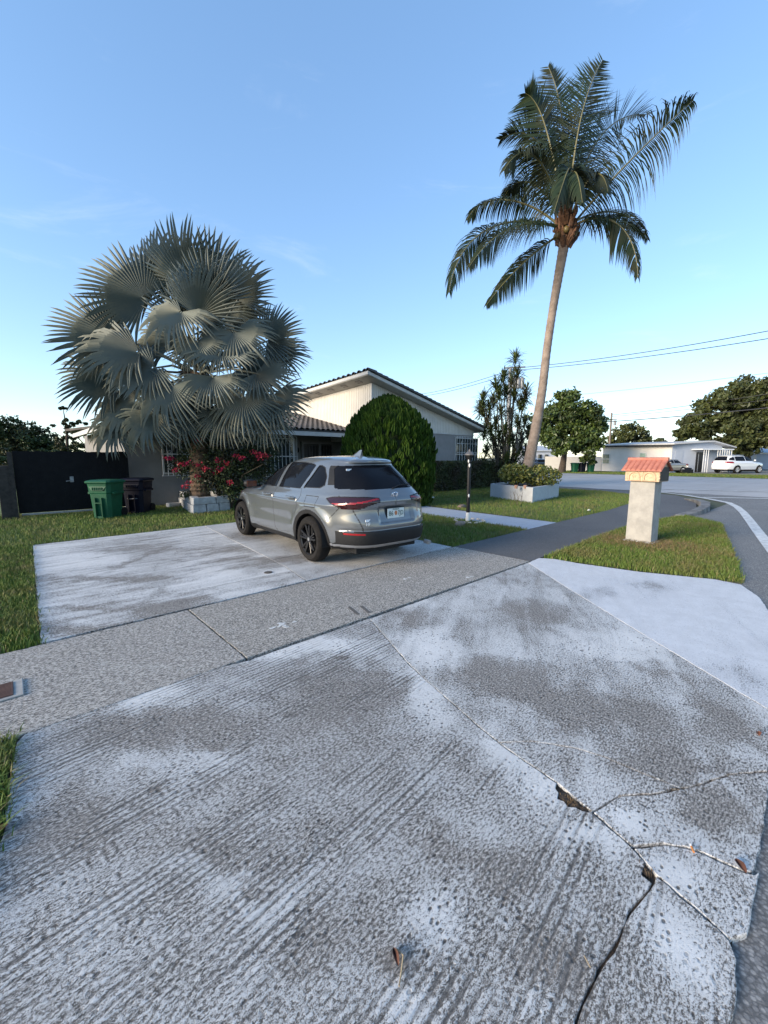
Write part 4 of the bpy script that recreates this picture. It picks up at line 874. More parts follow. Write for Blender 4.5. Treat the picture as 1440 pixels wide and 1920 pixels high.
    MB().box(-.75, 3.2, -.55, .55, .21, .5).build('underbody', M['black_plastic'], car, rel=False)
    # mirrors, handles, plate, badges, wiper, antenna
    for sg in (1, -1):
        mi = MB().blob((1.80, sg*1.00, 1.105), (.085,.115,.078), 12, 8, 0).build('mirror', M['black_plastic'], car, smooth=True, rel=False)
        MB().bar((1.84, sg*.80, 1.05), (1.82, sg*.95, 1.07), .05, .035).build('mirror_arm', M['black_plastic'], mi, rel=False)
        MB().box(1.712, 1.722, sg*1.0-.085, sg*1.0+.085, 1.055, 1.155).build('mirror_glass', simple('mirror_amber', (.14,.045,.02), (.09,.03,.015), .15) if sg > 0 else M['glass_dark'], mi, rel=False)
        for hx in (1.34, .52):
            yb = .893; MB().tube([(hx-.11, sg*(yb-.02), .945),(hx-.08, sg*(yb+.02), .95),(hx+.08, sg*(yb+.02), .95),(hx+.11, sg*(yb-.02), .945)], .017, 8).build('door_handle', M['car_grey'], car, smooth=True, rel=False)
            MB().blob((hx, sg*(yb-.017), .945), (.085,.014,.03), 12, 6, 0).build('handle_cup', M['seam'], car, smooth=True, rel=False) if False else None
    zc = .775; i_ = np.argmin(np.abs(V[:,2]-zc)+np.abs(V[:,1])+np.where(V[:,0] > 0, 9, 0)); xp = float(V[i_,0])-.012
    M['plate'] = simple('plate_white', (.62,.66,.62), (.58,.62,.60), .35, 6)
    tl_ = .0
    fr = MB().box(xp-.006, xp+.004, -.165, .165, zc-.083, zc+.083).build('plate_frame', M['black_plastic'], car, rel=False)
    npl = MB().box(xp-.012, xp-.0065, -.152, .152, zc-.070, zc+.070).build('number_plate', M['plate'], car, rel=False)
    MB().blob((xp-.0125, 0, zc), (.001,.028,.032), 10, 6, .1).build('orange_fruit', simple('plate_orange', (.55,.20,.08), None, .5), npl, rel=False)
    def text(s, size, x, y, z, mat, parent, name='lettering', ext=.001, sx=1.0):
        cu = bpy.data.curves.new(name, 'FONT'); cu.body = s; cu.size = size; cu.extrude = ext; cu.align_x = 'CENTER'; cu.align_y = 'CENTER'
        ob = bpy.data.objects.new('t', cu); COL.objects.link(ob); dg = bpy.context.evaluated_depsgraph_get(); me = bpy.data.meshes.new_from_object(ob.evaluated_get(dg)); bpy.data.objects.remove(ob)
        me.materials.clear(); me.materials.append(mat); o = link(name, me, parent); o.rotation_euler = (math.pi/2, 0, -math.pi/2); o.scale = (sx,1,1); o.location = (x, y, z); return o
    gtx = simple('plate_green', (.03,.07,.05), None, .5)
    text('86', .095, xp-.014, .088, zc-.005, gtx, npl, sx=.85); text('7JD', .095, xp-.014, -.085, zc-.005, gtx, npl, sx=.75); text('FLORIDA', .03, xp-.014, 0, zc+.055, gtx, npl)
    def rx(y, z): 
        i2 = np.argmin(np.abs(V[:,2]-z)+np.abs(V[:,1]-abs(y))+np.where(V[:,0] > 0, 9, 0)); return float(V[i2,0])
    be = rx(0, 1.03)-.008
    em = MB(); em.bar((be,.030,.988),(be-.012,.038,1.062),.014,.012); em.bar((be,-.030,.988),(be-.012,-.038,1.062),.014,.012); em.bar((be-.006,.03,1.020),(be-.006,-.03,1.020),.012,.014)
    ring = [(be-.005+.010*math.sin(t)*-1*.5, .055*math.copysign(abs(math.cos(t))**.7, math.cos(t)), 1.025+.046*math.copysign(abs(math.sin(t))**.7, math.sin(t))) for t in np.linspace(0, 2*math.pi, 25)]
    em.tube(ring, .006, 5); em.build('emblem', M['chrome'], car, rel=False, smooth=True)
    wht = simple('badge_white', (.8,.82,.84), None, .4)
    text('HR-V', .062, rx(.49,.665)-.010, .46, .655, wht, car, 'badge'); MB().box(rx(.49,.71)-.010, rx(.49,.71)-.005, .39, .53, .69, .722).build('dealer_sticker', wht, car, rel=False)
    text('SPORT', .036, rx(.52,.68)-.010, -.50, .675, M['black_plastic'], car, 'badge')
    MB().tube([(rx(.1,1.13)-.02,-.02,1.125),(rx(.1,1.16)-.02,-.18,1.165),(rx(.1,1.18)-.015,-.40,1.17)], .010, 6).build('rear_wiper', M['black_plastic'], car, rel=False, smooth=True)
    MB().add([(-.10,0,1.685),(.12,0,1.59),(-.14,.028,1.575),(-.14,-.028,1.575),(.05,.03,1.578),(.05,-.03,1.578),(-.15,0,1.69)],[(0,1,4,2),(0,3,5,1),(6,0,2),(6,3,0),(6,2,3)]).build('antenna_fin', M['car_grey'], car, rel=False)
    yst = simple('sticker', (.75,.77,.8), None, .5); MB().box(rx(.45,1.38)-.006, rx(.45,1.38)-.001, .40, .49, 1.375, 1.405).build('window_sticker', yst, car, rel=False)
    MB().tube([(-.9,-.62,.27),(-1.0,-.62,.265)], .035, 10).build('exhaust', M['galv'], car, rel=False)
    return car
RLW = g2(592,1052); FLW = g2(463,1002)
ang = math.atan2(FLW[1]-RLW[1], FLW[0]-RLW[0]); fw_ = np.array([math.cos(ang), math.sin(ang)]); lf_ = np.array([-fw_[1], fw_[0]])
CARO = np.array(RLW) - lf_*.76 + fw_*.03
suv = build_suv((CARO[0], CARO[1], .003), ang); suv.scale = (1, .985, .955)
# ================================================================== PLANTS
def frame_of(ax, nrm):
    x = Vector(ax).normalized(); z = Vector(nrm); z = (z - x*z.dot(x)).normalized(); y = z.cross(x)
    return Matrix((x, y, z)).transposed()
# ---------------------------------------------------------------- fan palm (silver blue)
M['fan_leaf'] = None
def fanmat():
    b = NB('fan_leaf'); rp = b.n('ShaderNodeObjectInfo').outputs['Random']; P = b.tc.outputs['Object']
    col = b.mix(rp, (.060,.084,.082), (.145,.160,.140)); n_ = b.noise(P, 2.2, 4, .6); col = b.mix(b.ramp(n_, .45, .75), col, (.15,.155,.125))
    ln = b.n('ShaderNodeVectorMath', operation='LENGTH'); b.l(P, ln.inputs[0])
    col = b.mix(b.math('MULTIPLY', b.ramp(ln.outputs['Value'], .80, 1.02), .45), col, (.21,.19,.13))     # dry tips
    b.p.inputs['Specular IOR Level'].default_value = .3
    return b.done(col, .55)
M['fan_leaf'] = fanmat(); M['petiole'] = simple('petiole', (.13,.14,.11), (.09,.10,.08), .6, 10)
M['fan_trunk'] = simple('fan_trunk', (.17,.115,.075), (.075,.05,.035), .95, 9, .9, 50, .03)
def fan_mesh(seed, nseg=36, spread=1.75, cup=.20, droop=.18):
    r_ = random.Random(seed); vs = []; fs = []
    for i in range(nseg):
        a = -spread + 2*spread*(i+.5)/nseg; da = spread/nseg; L = (.80+.20*math.cos(a*.62))*r_.uniform(.93,1.05); tw = r_.gauss(0,.05); dr = droop*r_.uniform(.6,1.6)
        base = len(vs)
        for (t, wf) in ((.05,1),(.28,1),(.52,1),(.70,.86),(.87,.56),(1.0,.03)):
            r = L*t; aa = a + tw*max(0,t-.5); hw_ = da*min(r, L*.54)*1.04*wf
            z = cup*r*(1-.3*math.cos(a)) - dr*max(0,t-.45)**2*2.2 + .05*math.cos(a)*t
            cx, cy = r*math.cos(aa), r*math.sin(aa); nx, ny = -math.sin(aa), math.cos(aa); fold = hw_*1.05
            vs += [(cx+nx*hw_, cy+ny*hw_, z-fold*.5), (cx, cy, z+fold), (cx-nx*hw_, cy-ny*hw_, z-fold*.5)]
        for k in range(5):
            b0 = base+3*k
            fs += [(b0,b0+1,b0+4,b0+3),(b0+1,b0+2,b0+5,b0+4)]
    me = bpy.data.meshes.new('frond'); me.from_pydata(vs, [], fs); me.materials.append(M['fan_leaf']); return me
fans = [fan_mesh(1), fan_mesh(2, 34, 1.6, .26, .30), fan_mesh(3, 38, 1.95, .14, .22), fan_mesh(4, 32, 1.5, .34, .45), fan_mesh(5, 40, 2.15, .10, .5)]
BD = 11.7
bt_ = atD(376, 928, BD); BX, BY = float(bt_[0]), float(bt_[1])
fpalm = thing('fan_palm', (BX, BY, 0), 'big silver blue fan palm growing out of the block planter', 'palm tree')
crown = atD(372, 700, BD); m = MB()
tp = [(BX,BY,-.05),(BX,BY,.35),(BX+.0,BY,.9),(BX+.02,BY,1.5),(BX+.0,BY,2.4),(crown[0],crown[1],crown[2])]
pts = []; rr = []
for k in range(46):
    t = k/45*(len(tp)-1); i = min(int(t), len(tp)-2); f = t-i; p = Vector(tp[i]).lerp(Vector(tp[i+1]), f); pts.append(p); rr.append((.285-.06*t/5)*(1+.07*((k%2)*2-1))*random.uniform(.96,1.04))
m.tube(pts, rr, 14); m.build('trunk', M['fan_trunk'], fpalm, smooth=False)
m = MB()                                                           # old boots and fibres under the crown
for k in range(150):
    a = random.uniform(0, 6.28); z = crown[2]-random.uniform(-.5,1.7); r0 = .2; L = random.uniform(.25,.75)
    p0 = Vector((crown[0]+r0*math.cos(a), crown[1]+r0*math.sin(a), z)); p1 = p0 + Vector((math.cos(a)*L*.7, math.sin(a)*L*.7, L*random.uniform(-.3,.9))); m.tube([p0, p0.lerp(p1,.5)+Vector((0,0,.05)), p1], [.03,.02,.008], 4)
tag(m.build('leaf_bases', simple('leaf_base', (.10,.06,.04), (.045,.03,.022), .9, 10), fpalm), kind='stuff')
TC = Vector((-FWD[0], -FWD[1], 0)); RT = V3(RGT)
def fan(px_, py_, ax, nr, Rpx, dd=0.0, var=0):
    """hub pixel, axis (right, up, towards viewer), normal (right, up, towards viewer), radius in px"""
    D = BD+dd; hub = V3(atD(px_, py_, D)); A = RT*ax[0]+Vector((0,0,1))*ax[1]+TC*ax[2]; Nn = RT*nr[0]+Vector((0,0,1))*nr[1]+TC*nr[2]
    Rm = Rpx/F*D; o = link('frond', fans[var % 5], fpalm); mt = Matrix.Translation(hub) @ frame_of(A, Nn).to_4x4() @ Matrix.Scale(Rm, 4)
    o.matrix_local = parent_matrix(fpalm).inverted() @ mt
    root = Vector((crown[0], crown[1], crown[2])) + (hub-Vector(crown)).normalized()*.15; root.z = min(root.z, crown[2]+.25)
    mid = root.lerp(hub, .55)+Vector((0,0,.12)); pm = MB().tube([root, mid, hub, hub+A.normalized()*Rm*.28], [.034,.028,.022,.006], 6)
    me_i = mt.inverted(); pm.v = [tuple(me_i @ Vector(p)) for p in pm.v]; pm.build('petiole', M['petiole'], o, smooth=True, rel=False)
FANS = [ # hub px, axis, normal, radius, depth, variant
 (352,535,(-.25,1,.15),(-.3,.1,1),104,.25,0),(398,530,(.45,.9,0),(.35,.2,1),88,.5,1),(272,560,(-1,.55,.1),(-.1,.45,1),112,.1,2),(216,633,(-1,.22,.1),(0,.5,1),112,-.1,0),
 (262,662,(-.85,-.25,.4),(-.2,.6,1),108,-.6,3),(222,706,(-1,-.12,.2),(.1,.5,1),104,-.2,1),(258,752,(-.8,-.6,.3),(-.2,.7,1),104,-.5,4),(234,790,(-.4,-.9,.3),(-.3,.4,1),80,-.5,3),
 (340,585,(-.6,-.75,.5),(-.3,.4,1),86,-1.2,4),(371,592,(.75,.6,.3),(.2,.1,1),92,-.9,2),(446,562,(.55,.85,.1),(-.2,.2,1),82,.0,1),(438,622,(.35,-.9,.5),(.2,.3,1),86,-1.0,4),
 (500,640,(1,.3,.15),(.1,.4,1),76,-.1,0),(516,668,(1,-.35,.2),(.1,.7,1),68,.1,3),(456,742,(.15,-1,.4),(.1,.4,1),84,-1.0,4),(506,745,(.8,-.7,.3),(.3,.6,1),80,-.4,3),
 (322,722,(-.45,-.9,.4),(-.2,.4,1),92,-1.2,4),(400,706,(.15,-.9,.5),(.2,.4,1),74,-1.5,3),(372,640,(.1,-1,.6),(0,.4,1),66,-1.3,4),(300,530,(-.6,.85,-.2),(-.3,.1,1),92,.8,2),
 (420,600,(.8,.3,-.3),(.2,.4,1),90,.9,0),(330,640,(-.9,.1,-.3),(-.2,.6,1),96,1.0,1),(300,760,(-.6,-.7,-.3),(-.2,.7,1),92,.8,3),(450,690,(.9,-.3,-.2),(.2,.7,1),92,.7,2),
 (390,565,(.2,1,-.4),(.1,.5,1),84,1.3,0),(350,740,(-.1,-1,.2),(-.1,.5,1),76,-.9,4),(480,700,(.9,-.5,.3),(.2,.7,1),78,-.6,1),(290,690,(-.8,-.5,.4),(-.1,.7,1),92,-.8,2),
 (418,660,(.5,-.7,.6),(.3,.6,1),72,-1.2,1),(400,560,(.1,.9,.5),(.2,-.1,1),80,-.5,3),(345,600,(-.2,.6,.7),(0,-.2,1),70,.3,2),(400,640,(.4,-.2,.8),(.1,.2,1),66,.2,0),(365,660,(-.5,-.2,.8),(0,.3,1),70,.3,1),(290,775,(-.3,-1,.3),(-.2,.5,1),82,-1.0,3),(345,770,(0,-1,.3),(0,.5,1),74,-.9,4),(425,768,(.1,-1,.3),(.1,.5,1),78,-.8,3),(492,772,(.4,-.9,.3),(.2,.5,1),74,-.5,4),(425,575,(.6,.5,.3),(.2,.2,1),82,.3,2)]
for f in FANS: fan(*f)
# ---------------------------------------------------------------- coconut palm
CD = float(np.dot(np.array(PLC), FWD[:2]))
def coco_px(x, y, dd=0.0): return V3(atD(x, y, CD+dd))
pal = thing('coconut_palm', (*coco_px(986,905)[:2], .3), 'tall leaning coconut palm rising from the square planter', 'palm tree')
M['coco_trunk'] = simple('coco_trunk', (.30,.235,.19), (.19,.145,.115), .9, 4, .6, 45, .02)
tk = [(984,905),(992,866),(1004,805),(1016,735),(1025,660),(1035,590),(1046,525),(1056,468),(1062,430)]
wpx = [11,10,8.8,7.6,7.0,6.8,7.4,8.4,8.6]
pts = []; rr = []
for k in range(150):
    t = k/149*(len(tk)-1); i = min(int(t), len(tk)-2); f = t-i
    p0, p1, p2, p3 = (np.array(tk[max(0,min(len(tk)-1,i+j))], float) for j in (-1,0,1,2)); c = .5*((2*p1)+(-p0+p2)*f+(2*p0-5*p1+4*p2-p3)*f*f+(-p0+3*p1-3*p2+p3)*f**3)
    pts.append(coco_px(c[0], c[1])); rr.append((wpx[i]*(1-f)+wpx[i+1]*f)/F*CD*(1+.045*(1 if k % 3 == 0 else -.3)*random.uniform(.5,1.3)))
MB().tube(pts, rr, 16).build('trunk', M['coco_trunk'], pal, smooth=True)
CR = coco_px(1062, 425); m = MB()
for k in range(70):
    a = random.uniform(0, 6.28); z = random.uniform(-.75,.35); p0 = CR+Vector((.14*math.cos(a), .14*math.sin(a), z)); out = random.uniform(.12,.30)
    m.tube([p0, p0+Vector((math.cos(a)*out, math.sin(a)*out, random.uniform(.1,.28))), p0+Vector((math.cos(a)*out*1.1, math.sin(a)*out*1.1, random.uniform(.1,.5)))], [.09,.06,.02], 5)
tag(m.build('fibre_boots', simple('fibre', (.17,.085,.045), (.07,.038,.025), .95, 12, .5), pal), kind='stuff')
for k in range(7):
    a = k*.9; MB().blob((CR.x+.34*math.cos(a), CR.y+.34*math.sin(a), CR.z-.25-.1*(k%2)), (.10,.10,.13), 10, 7, .03).build('coconut', simple('coconut', (.14,.10,.03), (.09,.07,.025), .5), pal, smooth=True)
M['coco_leaf'] = leafmat('coco_leaf', (.014,.026,.014), (.028,.043,.019), (.04,.043,.022), .45, .06, .2, .8)
M['rachis'] = simple('rachis', (.14,.13,.045), (.10,.09,.035), .5, 6)
def bez(P, t):
    P = [Vector(p) for p in P]
    while len(P) > 1: P = [P[i].lerp(P[i+1], t) for i in range(len(P)-1)]
    return P[0]
def coco_frond(ctrl, Lmax=.85, grav=1.0, n=92, stiff=.0, seed=0, spreadv=.9):
    """ctrl: px x, px y, depth offset - a bezier for the rachis"""
    r_ = random.Random(seed); P = [coco_px(*c) for c in ctrl]
    C = [bez(P, k/40) for k in range(41)]; m = MB()
    fr = MB().tube(C, [.042*(1-k/44)+.004 for k in range(41)], 6)
    o = fr.build('frond', M['rachis'], pal, smooth=True)
    vs = []; fs = []
    tot = sum((C[i+1]-C[i]).length for i in range(40))
    for i in range(n):
        t = .12+.875*(i/(n-1))**.95; p = bez(P, t); T = (bez(P, min(1,t+.01))-bez(P, max(0,t-.01))).normalized()
        kz_ = min(1, max(0, (abs(T.z)-.35)/.4)); S = T.cross(Vector((0,0,1))*(1-kz_)+V3(FWD)*kz_).normalized(); U = S.cross(T).normalized()
        Lp = 1.12*Lmax*(math.sin(math.pi*min(1,(t-.06)*1.02)**.62)*.80+.20)*r_.uniform(.82,1.1)
        if t > .9: Lp *= .75
        for sg in (1,-1):
            if r_.random() < .04: continue
            d = (S*sg*spreadv + T*(.30+.5*t) + U*(.30+r_.gauss(0,.12))).normalized(); q = p.copy(); w_ = .022*r_.uniform(.8,1.15); b0 = len(vs); seg = 5
            wd = d.cross(U).normalized()
            for k in range(seg+1):
                f = k/seg; ww = w_*(1-f**2.2)*(.55+.45*min(1,f*5)); vs += [tuple(q+wd*ww), tuple(q-wd*ww)]
                d = (d+Vector((0,0,-1))*grav*(.16+.25*f)*r_.uniform(.7,1.2)).normalized(); q = q+d*(Lp/seg)
            fs += [(b0+2*k,b0+2*k+1,b0+2*k+3,b0+2*k+2) for k in range(seg)]
    lf = MB(); lf.v = vs; lf.f = fs; lf.m = [0]*len(fs); me = bpy.data.meshes.new('leaflets'); mi = parent_matrix(pal).inverted(); me.from_pydata([tuple(mi @ Vector(v)) for v in vs], [], fs); me.materials.append(M['coco_leaf'])
    l = link('leaflets', me, o); tag(l, kind='stuff'); return o
CF = [ # control points, leaflet length, gravity
 ([(1050,428,0),(960,395,-.4),(860,420,-.8),(842,548,-1.0)], 1.25, 1.3), ([(1050,425,0),(985,362,.6),(900,358,1.0),(876,412,1.2)], .9, 1.3), ([(1050,440,0),(1000,470,-.3),(950,520,-.6),(912,572,-.8)], .95, 1.2),
 ([(1075,425,0),(1130,385,-.6),(1195,415,-.9),(1196,520,-1.1)], 1.15, 1.3), ([(1075,420,0),(1140,340,-.4),(1230,250,-.8),(1300,188,-1.2)], 1.55, 1.5), ([(1060,415,0),(1050,300,.2),(1000,215,.4),(938,262,.5)], 1.25, .55),
 ([(1062,415,0),(1060,290,.2),(1060,190,.3),(1028,125,.3)], 1.35, .10), ([(1064,415,0),(1075,290,-.2),(1085,190,-.3),(1130,112,-.3)], 1.45, .08), ([(1066,415,0),(1090,300,.3),(1130,205,.6),(1215,215,.9)], 1.35, .3),
 ([(1058,415,0),(1030,310,-.6),(990,240,-1.1),(945,320,-1.6)], 1.25, 1.0), ([(1062,415,0),(1072,300,-.9),(1078,270,-2.0),(1038,400,-2.9)], 1.1, 1.0), ([(1062,415,0),(1068,320,-1.0),(1080,280,-2.2),(1092,380,-2.8)], 1.0, 1.1),
  ([(1066,415,0),(1080,260,1.0),(1110,190,1.9),(1150,210,2.7)], 1.3, .5), ([(1062,415,0),(1066,280,.8),(1080,180,1.3),(1100,140,1.8)], 1.3, .15),
 ([(1055,420,0),(1020,330,.6),(965,320,1.3),(945,372,1.8)], 1.1, 1.1), ([(1068,415,0),(1100,320,-.3),(1130,300,-.8),(1140,360,-1.5)], 1.0, 1.0), ([(1060,415,0),(1035,280,-.2),(1020,190,-.3),(985,175,-.4)], 1.3, .25),
 ([(1070,420,0),(1120,390,1.0),(1180,380,1.8),(1215,450,2.4)], 1.0, 1.2), ([(1052,425,0),(990,410,-.9),(930,420,-1.8),(880,500,-2.4)], 1.1, 1.3)]
CF = [(c, L_, (g_*1.7 if g_ >= .9 else g_)) for (c, L_, g_) in CF]
for k, (c, L_, g_) in enumerate(CF): coco_frond(c, L_, g_, seed=k)
# ---------------------------------------------------------------- leaf clouds
def leaf_cloud(name, pts, nrm, size, mat, parent=None, aspect=.55, jitter=.7, kind=None, fold=True, world=True):
    """one small folded leaf per point; pts (n,3), nrm (n,3) outward"""
    n = len(pts); d = rng.normal(size=(n,3)); d /= np.linalg.norm(d, axis=1, keepdims=True)
    a = nrm*(1-jitter)+d*jitter; a /= np.linalg.norm(a, axis=1, keepdims=True)+1e-9          # leaf normal
    t = rng.normal(size=(n,3)); t -= a*(t*a).sum(1, keepdims=True); t /= np.linalg.norm(t, axis=1, keepdims=True)+1e-9; b = np.cross(a, t)
    s = size*rng.uniform(.6,1.25,(n,1)); w_ = s*aspect/2
    v = np.stack([pts-t*s/2, pts+b*w_+a*w_*.35, pts+t*s/2-a*s*.12, pts-b*w_+a*w_*.35], 1).reshape(-1,3)
    if parent is not None and world:
        mi = np.array(parent_matrix(parent).inverted()); v = v @ mi[:3,:3].T + mi[:3,3]
    i = np.arange(n)*4; f = np.concatenate([np.stack([i,i+1,i+2],1), np.stack([i,i+2,i+3],1)])
    o = mesh_np(name, v, f, mat, parent); 
    if kind: tag(o, kind=kind)
    return o
def shell_pts(n, c, r, lo=.8, hi=1.02, zmin=-1):
    d = rng.normal(size=(int(n*1.6),3)); d /= np.linalg.norm(d, axis=1, keepdims=True); d = d[d[:,2] > zmin][:n]
    k = rng.uniform(lo, hi, (len(d),1)); return np.array(c)+d*k*np.array(r), d
# ---------------------------------------------------------------- rounded cypress beside the walk
tc_ = atD(727, 950, 13.2); TX, TY = float(tc_[0]), float(tc_[1])
cyp = thing('cypress_bush', (TX, TY, 0), 'large rounded bright green cypress bush between car and gable wall', 'bush')
M['cyp'] = leafmat('cypress_leaf', (.030,.068,.008), (.068,.118,.013), (.022,.050,.008), .6, .0, .2, 2.2)
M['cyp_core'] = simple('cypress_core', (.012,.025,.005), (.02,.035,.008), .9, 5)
def egg(t):     # radius at height fraction
    return .86+.14*min(1,t/.3) if t < .3 else max(.02, 1-((t-.3)/.7)**2.3)**.60
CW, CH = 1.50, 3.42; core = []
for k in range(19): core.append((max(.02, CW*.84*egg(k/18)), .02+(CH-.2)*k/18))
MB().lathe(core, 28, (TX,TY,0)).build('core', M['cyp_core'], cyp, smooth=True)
MB().tube([(TX,TY,-.05),(TX,TY,1.2)], [.12,.09], 8).build('trunk', M['bark'], cyp)
tv = []; tf = []
for k in range(4200):
    t = random.random()**.95; a = random.uniform(0, 6.283); rad = CW*egg(t)*random.uniform(.86,1.03); rad *= 1+.05*math.sin(a*5+t*9)+.03*math.sin(a*11-t*17)
    c_ = Vector((TX+rad*math.cos(a), TY+rad*math.sin(a), .03+CH*t*.97)); out = Vector((math.cos(a), math.sin(a), 0)); up = (Vector((0,0,1))+out*(.28 if t < .8 else .1)+Vector((random.gauss(0,.12), random.gauss(0,.12), 0))).normalized()
    L = random.uniform(.13,.30); w_ = L*random.uniform(.20,.30); sd = up.cross(out).normalized()
    for q in range(3):
        ph = q*1.047+random.uniform(0,.5); s_ = (sd*math.cos(ph)+out*math.sin(ph))*w_; b0 = len(tv)
        tv += [tuple(c_-up*L*.5), tuple(c_-up*L*.1+s_), tuple(c_+up*L*.25+s_*.7), tuple(c_+up*L*.55), tuple(c_+up*L*.25-s_*.7), tuple(c_-up*L*.1-s_)]
        tf += [(b0,b0+1,b0+2,b0+3,b0+4,b0+5)]
me = bpy.data.meshes.new('foliage'); mi = parent_matrix(cyp).inverted(); me.from_pydata([tuple(mi @ Vector(v)) for v in tv], [], tf); me.materials.append(M['cyp']); tag(link('foliage', me, cyp), kind='stuff')
# ---------------------------------------------------------------- clipped hedge below the gable window
ha, hb_ = g2(814,924), g2(928,917); HL, HR = float(onV(814,900,11.6)[0]), float(onV(930,900,11.6)[0])
hedge = thing('hedge', ((HL+HR)/2, 12.0, 0), 'clipped dark green hedge along the gable wall', 'hedge')
HH = 1.30
M['hedge'] = leafmat('hedge_leaf', (.030,.044,.014), (.062,.078,.022), (.045,.035,.02), .45, .0, .4, 1.5)
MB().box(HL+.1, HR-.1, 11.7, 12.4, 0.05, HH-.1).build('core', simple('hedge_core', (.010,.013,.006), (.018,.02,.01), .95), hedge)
n = 9000; P_ = np.stack([rng.uniform(HL,HR,n), rng.uniform(11.6,12.45,n), rng.uniform(.02,HH,n)], 1); face = rng.random(n); N_ = np.zeros((n,3))
fr_ = face < .62; P_[fr_,1] = 11.6+rng.uniform(-.05,.12,fr_.sum()); N_[fr_] = (0,-1,0); tp_ = (face >= .62) & (face < .88); P_[tp_,2] = HH+rng.uniform(-.10,.05,tp_.sum()); N_[tp_] = (0,0,1); sd_ = face >= .88; P_[sd_,0] = HL+rng.uniform(-.06,.1,sd_.sum()); N_[sd_] = (-1,0,0)
leaf_cloud('foliage', P_, N_, .085, M['hedge'], hedge, kind='stuff')
# ---------------------------------------------------------------- variegated shrubs in the square planter
M['croton'] = leafmat('variegated_leaf', (.10,.12,.02), (.26,.24,.06), (.045,.075,.018), .45, .0, .4, 4)
M['stem'] = simple('stem', (.12,.09,.06), (.07,.055,.04), .9, 12)
for (x, y, wx, hz, lab) in ((966,888,.62,.38,'left'),(1014,893,.72,.42,'right')):
    c_ = atD(x, y, CD-.35); root = thing('variegated_shrub', (float(c_[0]), float(c_[1]), .44), 'yellow green variegated shrub in the square planter, %s of the palm trunk' % lab, 'shrub')
    P_, N_ = shell_pts(1500, (c_[0], c_[1], c_[2]), (wx,wx,hz), .55, 1.05); leaf_cloud('foliage', P_, N_, .115, M['croton'], root, .6, .75, 'stuff')
    m = MB()
    for k in range(9): a = k*.7; m.tube([(c_[0]+.1*math.cos(a), c_[1]+.1*math.sin(a), .42),(c_[0]+wx*.6*math.cos(a), c_[1]+wx*.6*math.sin(a), c_[2]+.1)], [.014,.006], 5)
    m.build('stems', M['stem'], root)
# dry twigs in front of the planter
tw_ = g2(966,947); m = MB()
for k in range(7):
    x = tw_[0]+random.uniform(-.35,.35); y = tw_[1]+random.uniform(-.1,.1); p0 = Vector((x,y,0)); p1 = p0+Vector((random.uniform(-.12,.12),random.uniform(-.1,.1),random.uniform(.3,.6))); m.tube([p0, p0.lerp(p1,.5)+Vector((.03,0,0)), p1], [.006,.005,.002], 4)
    for q in range(3): s0 = p0.lerp(p1,.4+.2*q); m.tube([s0, s0+Vector((random.uniform(-.12,.12),0,random.uniform(.05,.14)))], [.004,.0015], 3)
tag(m.build('dry_twigs', M['stem'], None), 'thin dry twigs standing in front of the square planter', 'twigs')
# ---------------------------------------------------------------- dracaena clump at the house corner
db = onV(952, 915, 12.9); DX, DY = 19.6, 12.6
D0 = 21.4; db = atD(948, 912, D0); DX, DY = float(db[0]), float(db[1])
dra = thing('dracaena', (DX, DY, 0), 'tall spiky dracaena clump at the right corner of the house', 'shrub')
M['drac'] = leafmat('dracaena_leaf', (.045,.072,.022), (.095,.125,.042), (.06,.055,.03), .45, .0, .4, 1.0)
M['cane'] = simple('cane', (.15,.135,.115), (.08,.072,.06), .9, 8)
heads = [(905,870),(920,885),(935,905),(950,905),(965,905),(980,900),(915,905),(900,890),(995,890),(945,850),(955,820),(935,815),(920,805),(975,840),(985,860),(966,672),(944,706),(960,715),(970,700),(930,722),(936,738),(925,752),(905,748),(918,765),(905,770),(950,735),(965,740),(975,760),(982,750),(940,770),(957,775),(912,790),(930,795),(946,805),(970,790),(984,790),(908,812),(925,828),(943,835),(962,825),(978,822),(990,812),(932,855),(950,862),(968,855),(985,845),(940,880),(958,888),(975,880),(990,870),(930,892),(912,845),(900,765),(987,735)]
lv = []; lf_f = []
for k, (x, y) in enumerate(heads):
    dd = random.uniform(-.9,.9); h_ = V3(atD(x, y, D0+dd)); b0_ = Vector((DX+random.uniform(-.35,.35), DY+random.uniform(-.35,.35), 0)); mid = b0_.lerp(h_, .55)+Vector((random.uniform(-.15,.15), random.uniform(-.15,.15), .1))
    MB().tube([b0_, b0_.lerp(mid,.6), mid, h_], [.05,.04,.03,.022], 6).build('cane', M['cane'], dra, smooth=True)
    for q in range(105):
        el = random.uniform(-.5,1.3); a = random.uniform(0,6.283); d_ = Vector((math.cos(a)*math.cos(el), math.sin(a)*math.cos(el), math.sin(el))); L = random.uniform(.42,.75); st = h_+Vector((0,0,random.uniform(-.35,.1))); sd = d_.cross(Vector((0,0,1)))  .normalized()*.026; n0 = len(lv); e = st+d_*L*.6; e2 = st+d_*L+Vector((0,0,-.12*L))
        lv += [tuple(st+sd*.6), tuple(st-sd*.6), tuple(e-sd), tuple(e+sd), tuple(e2)]; lf_f += [(n0,n0+1,n0+2,n0+3),(n0+3,n0+2,n0+4)]
me = bpy.data.meshes.new('leaves'); mi = parent_matrix(dra).inverted(); me.from_pydata([tuple(mi @ Vector(v)) for v in lv], [], lf_f); me.materials.append(M['drac']); tag(link('leaves', me, dra), kind='stuff')
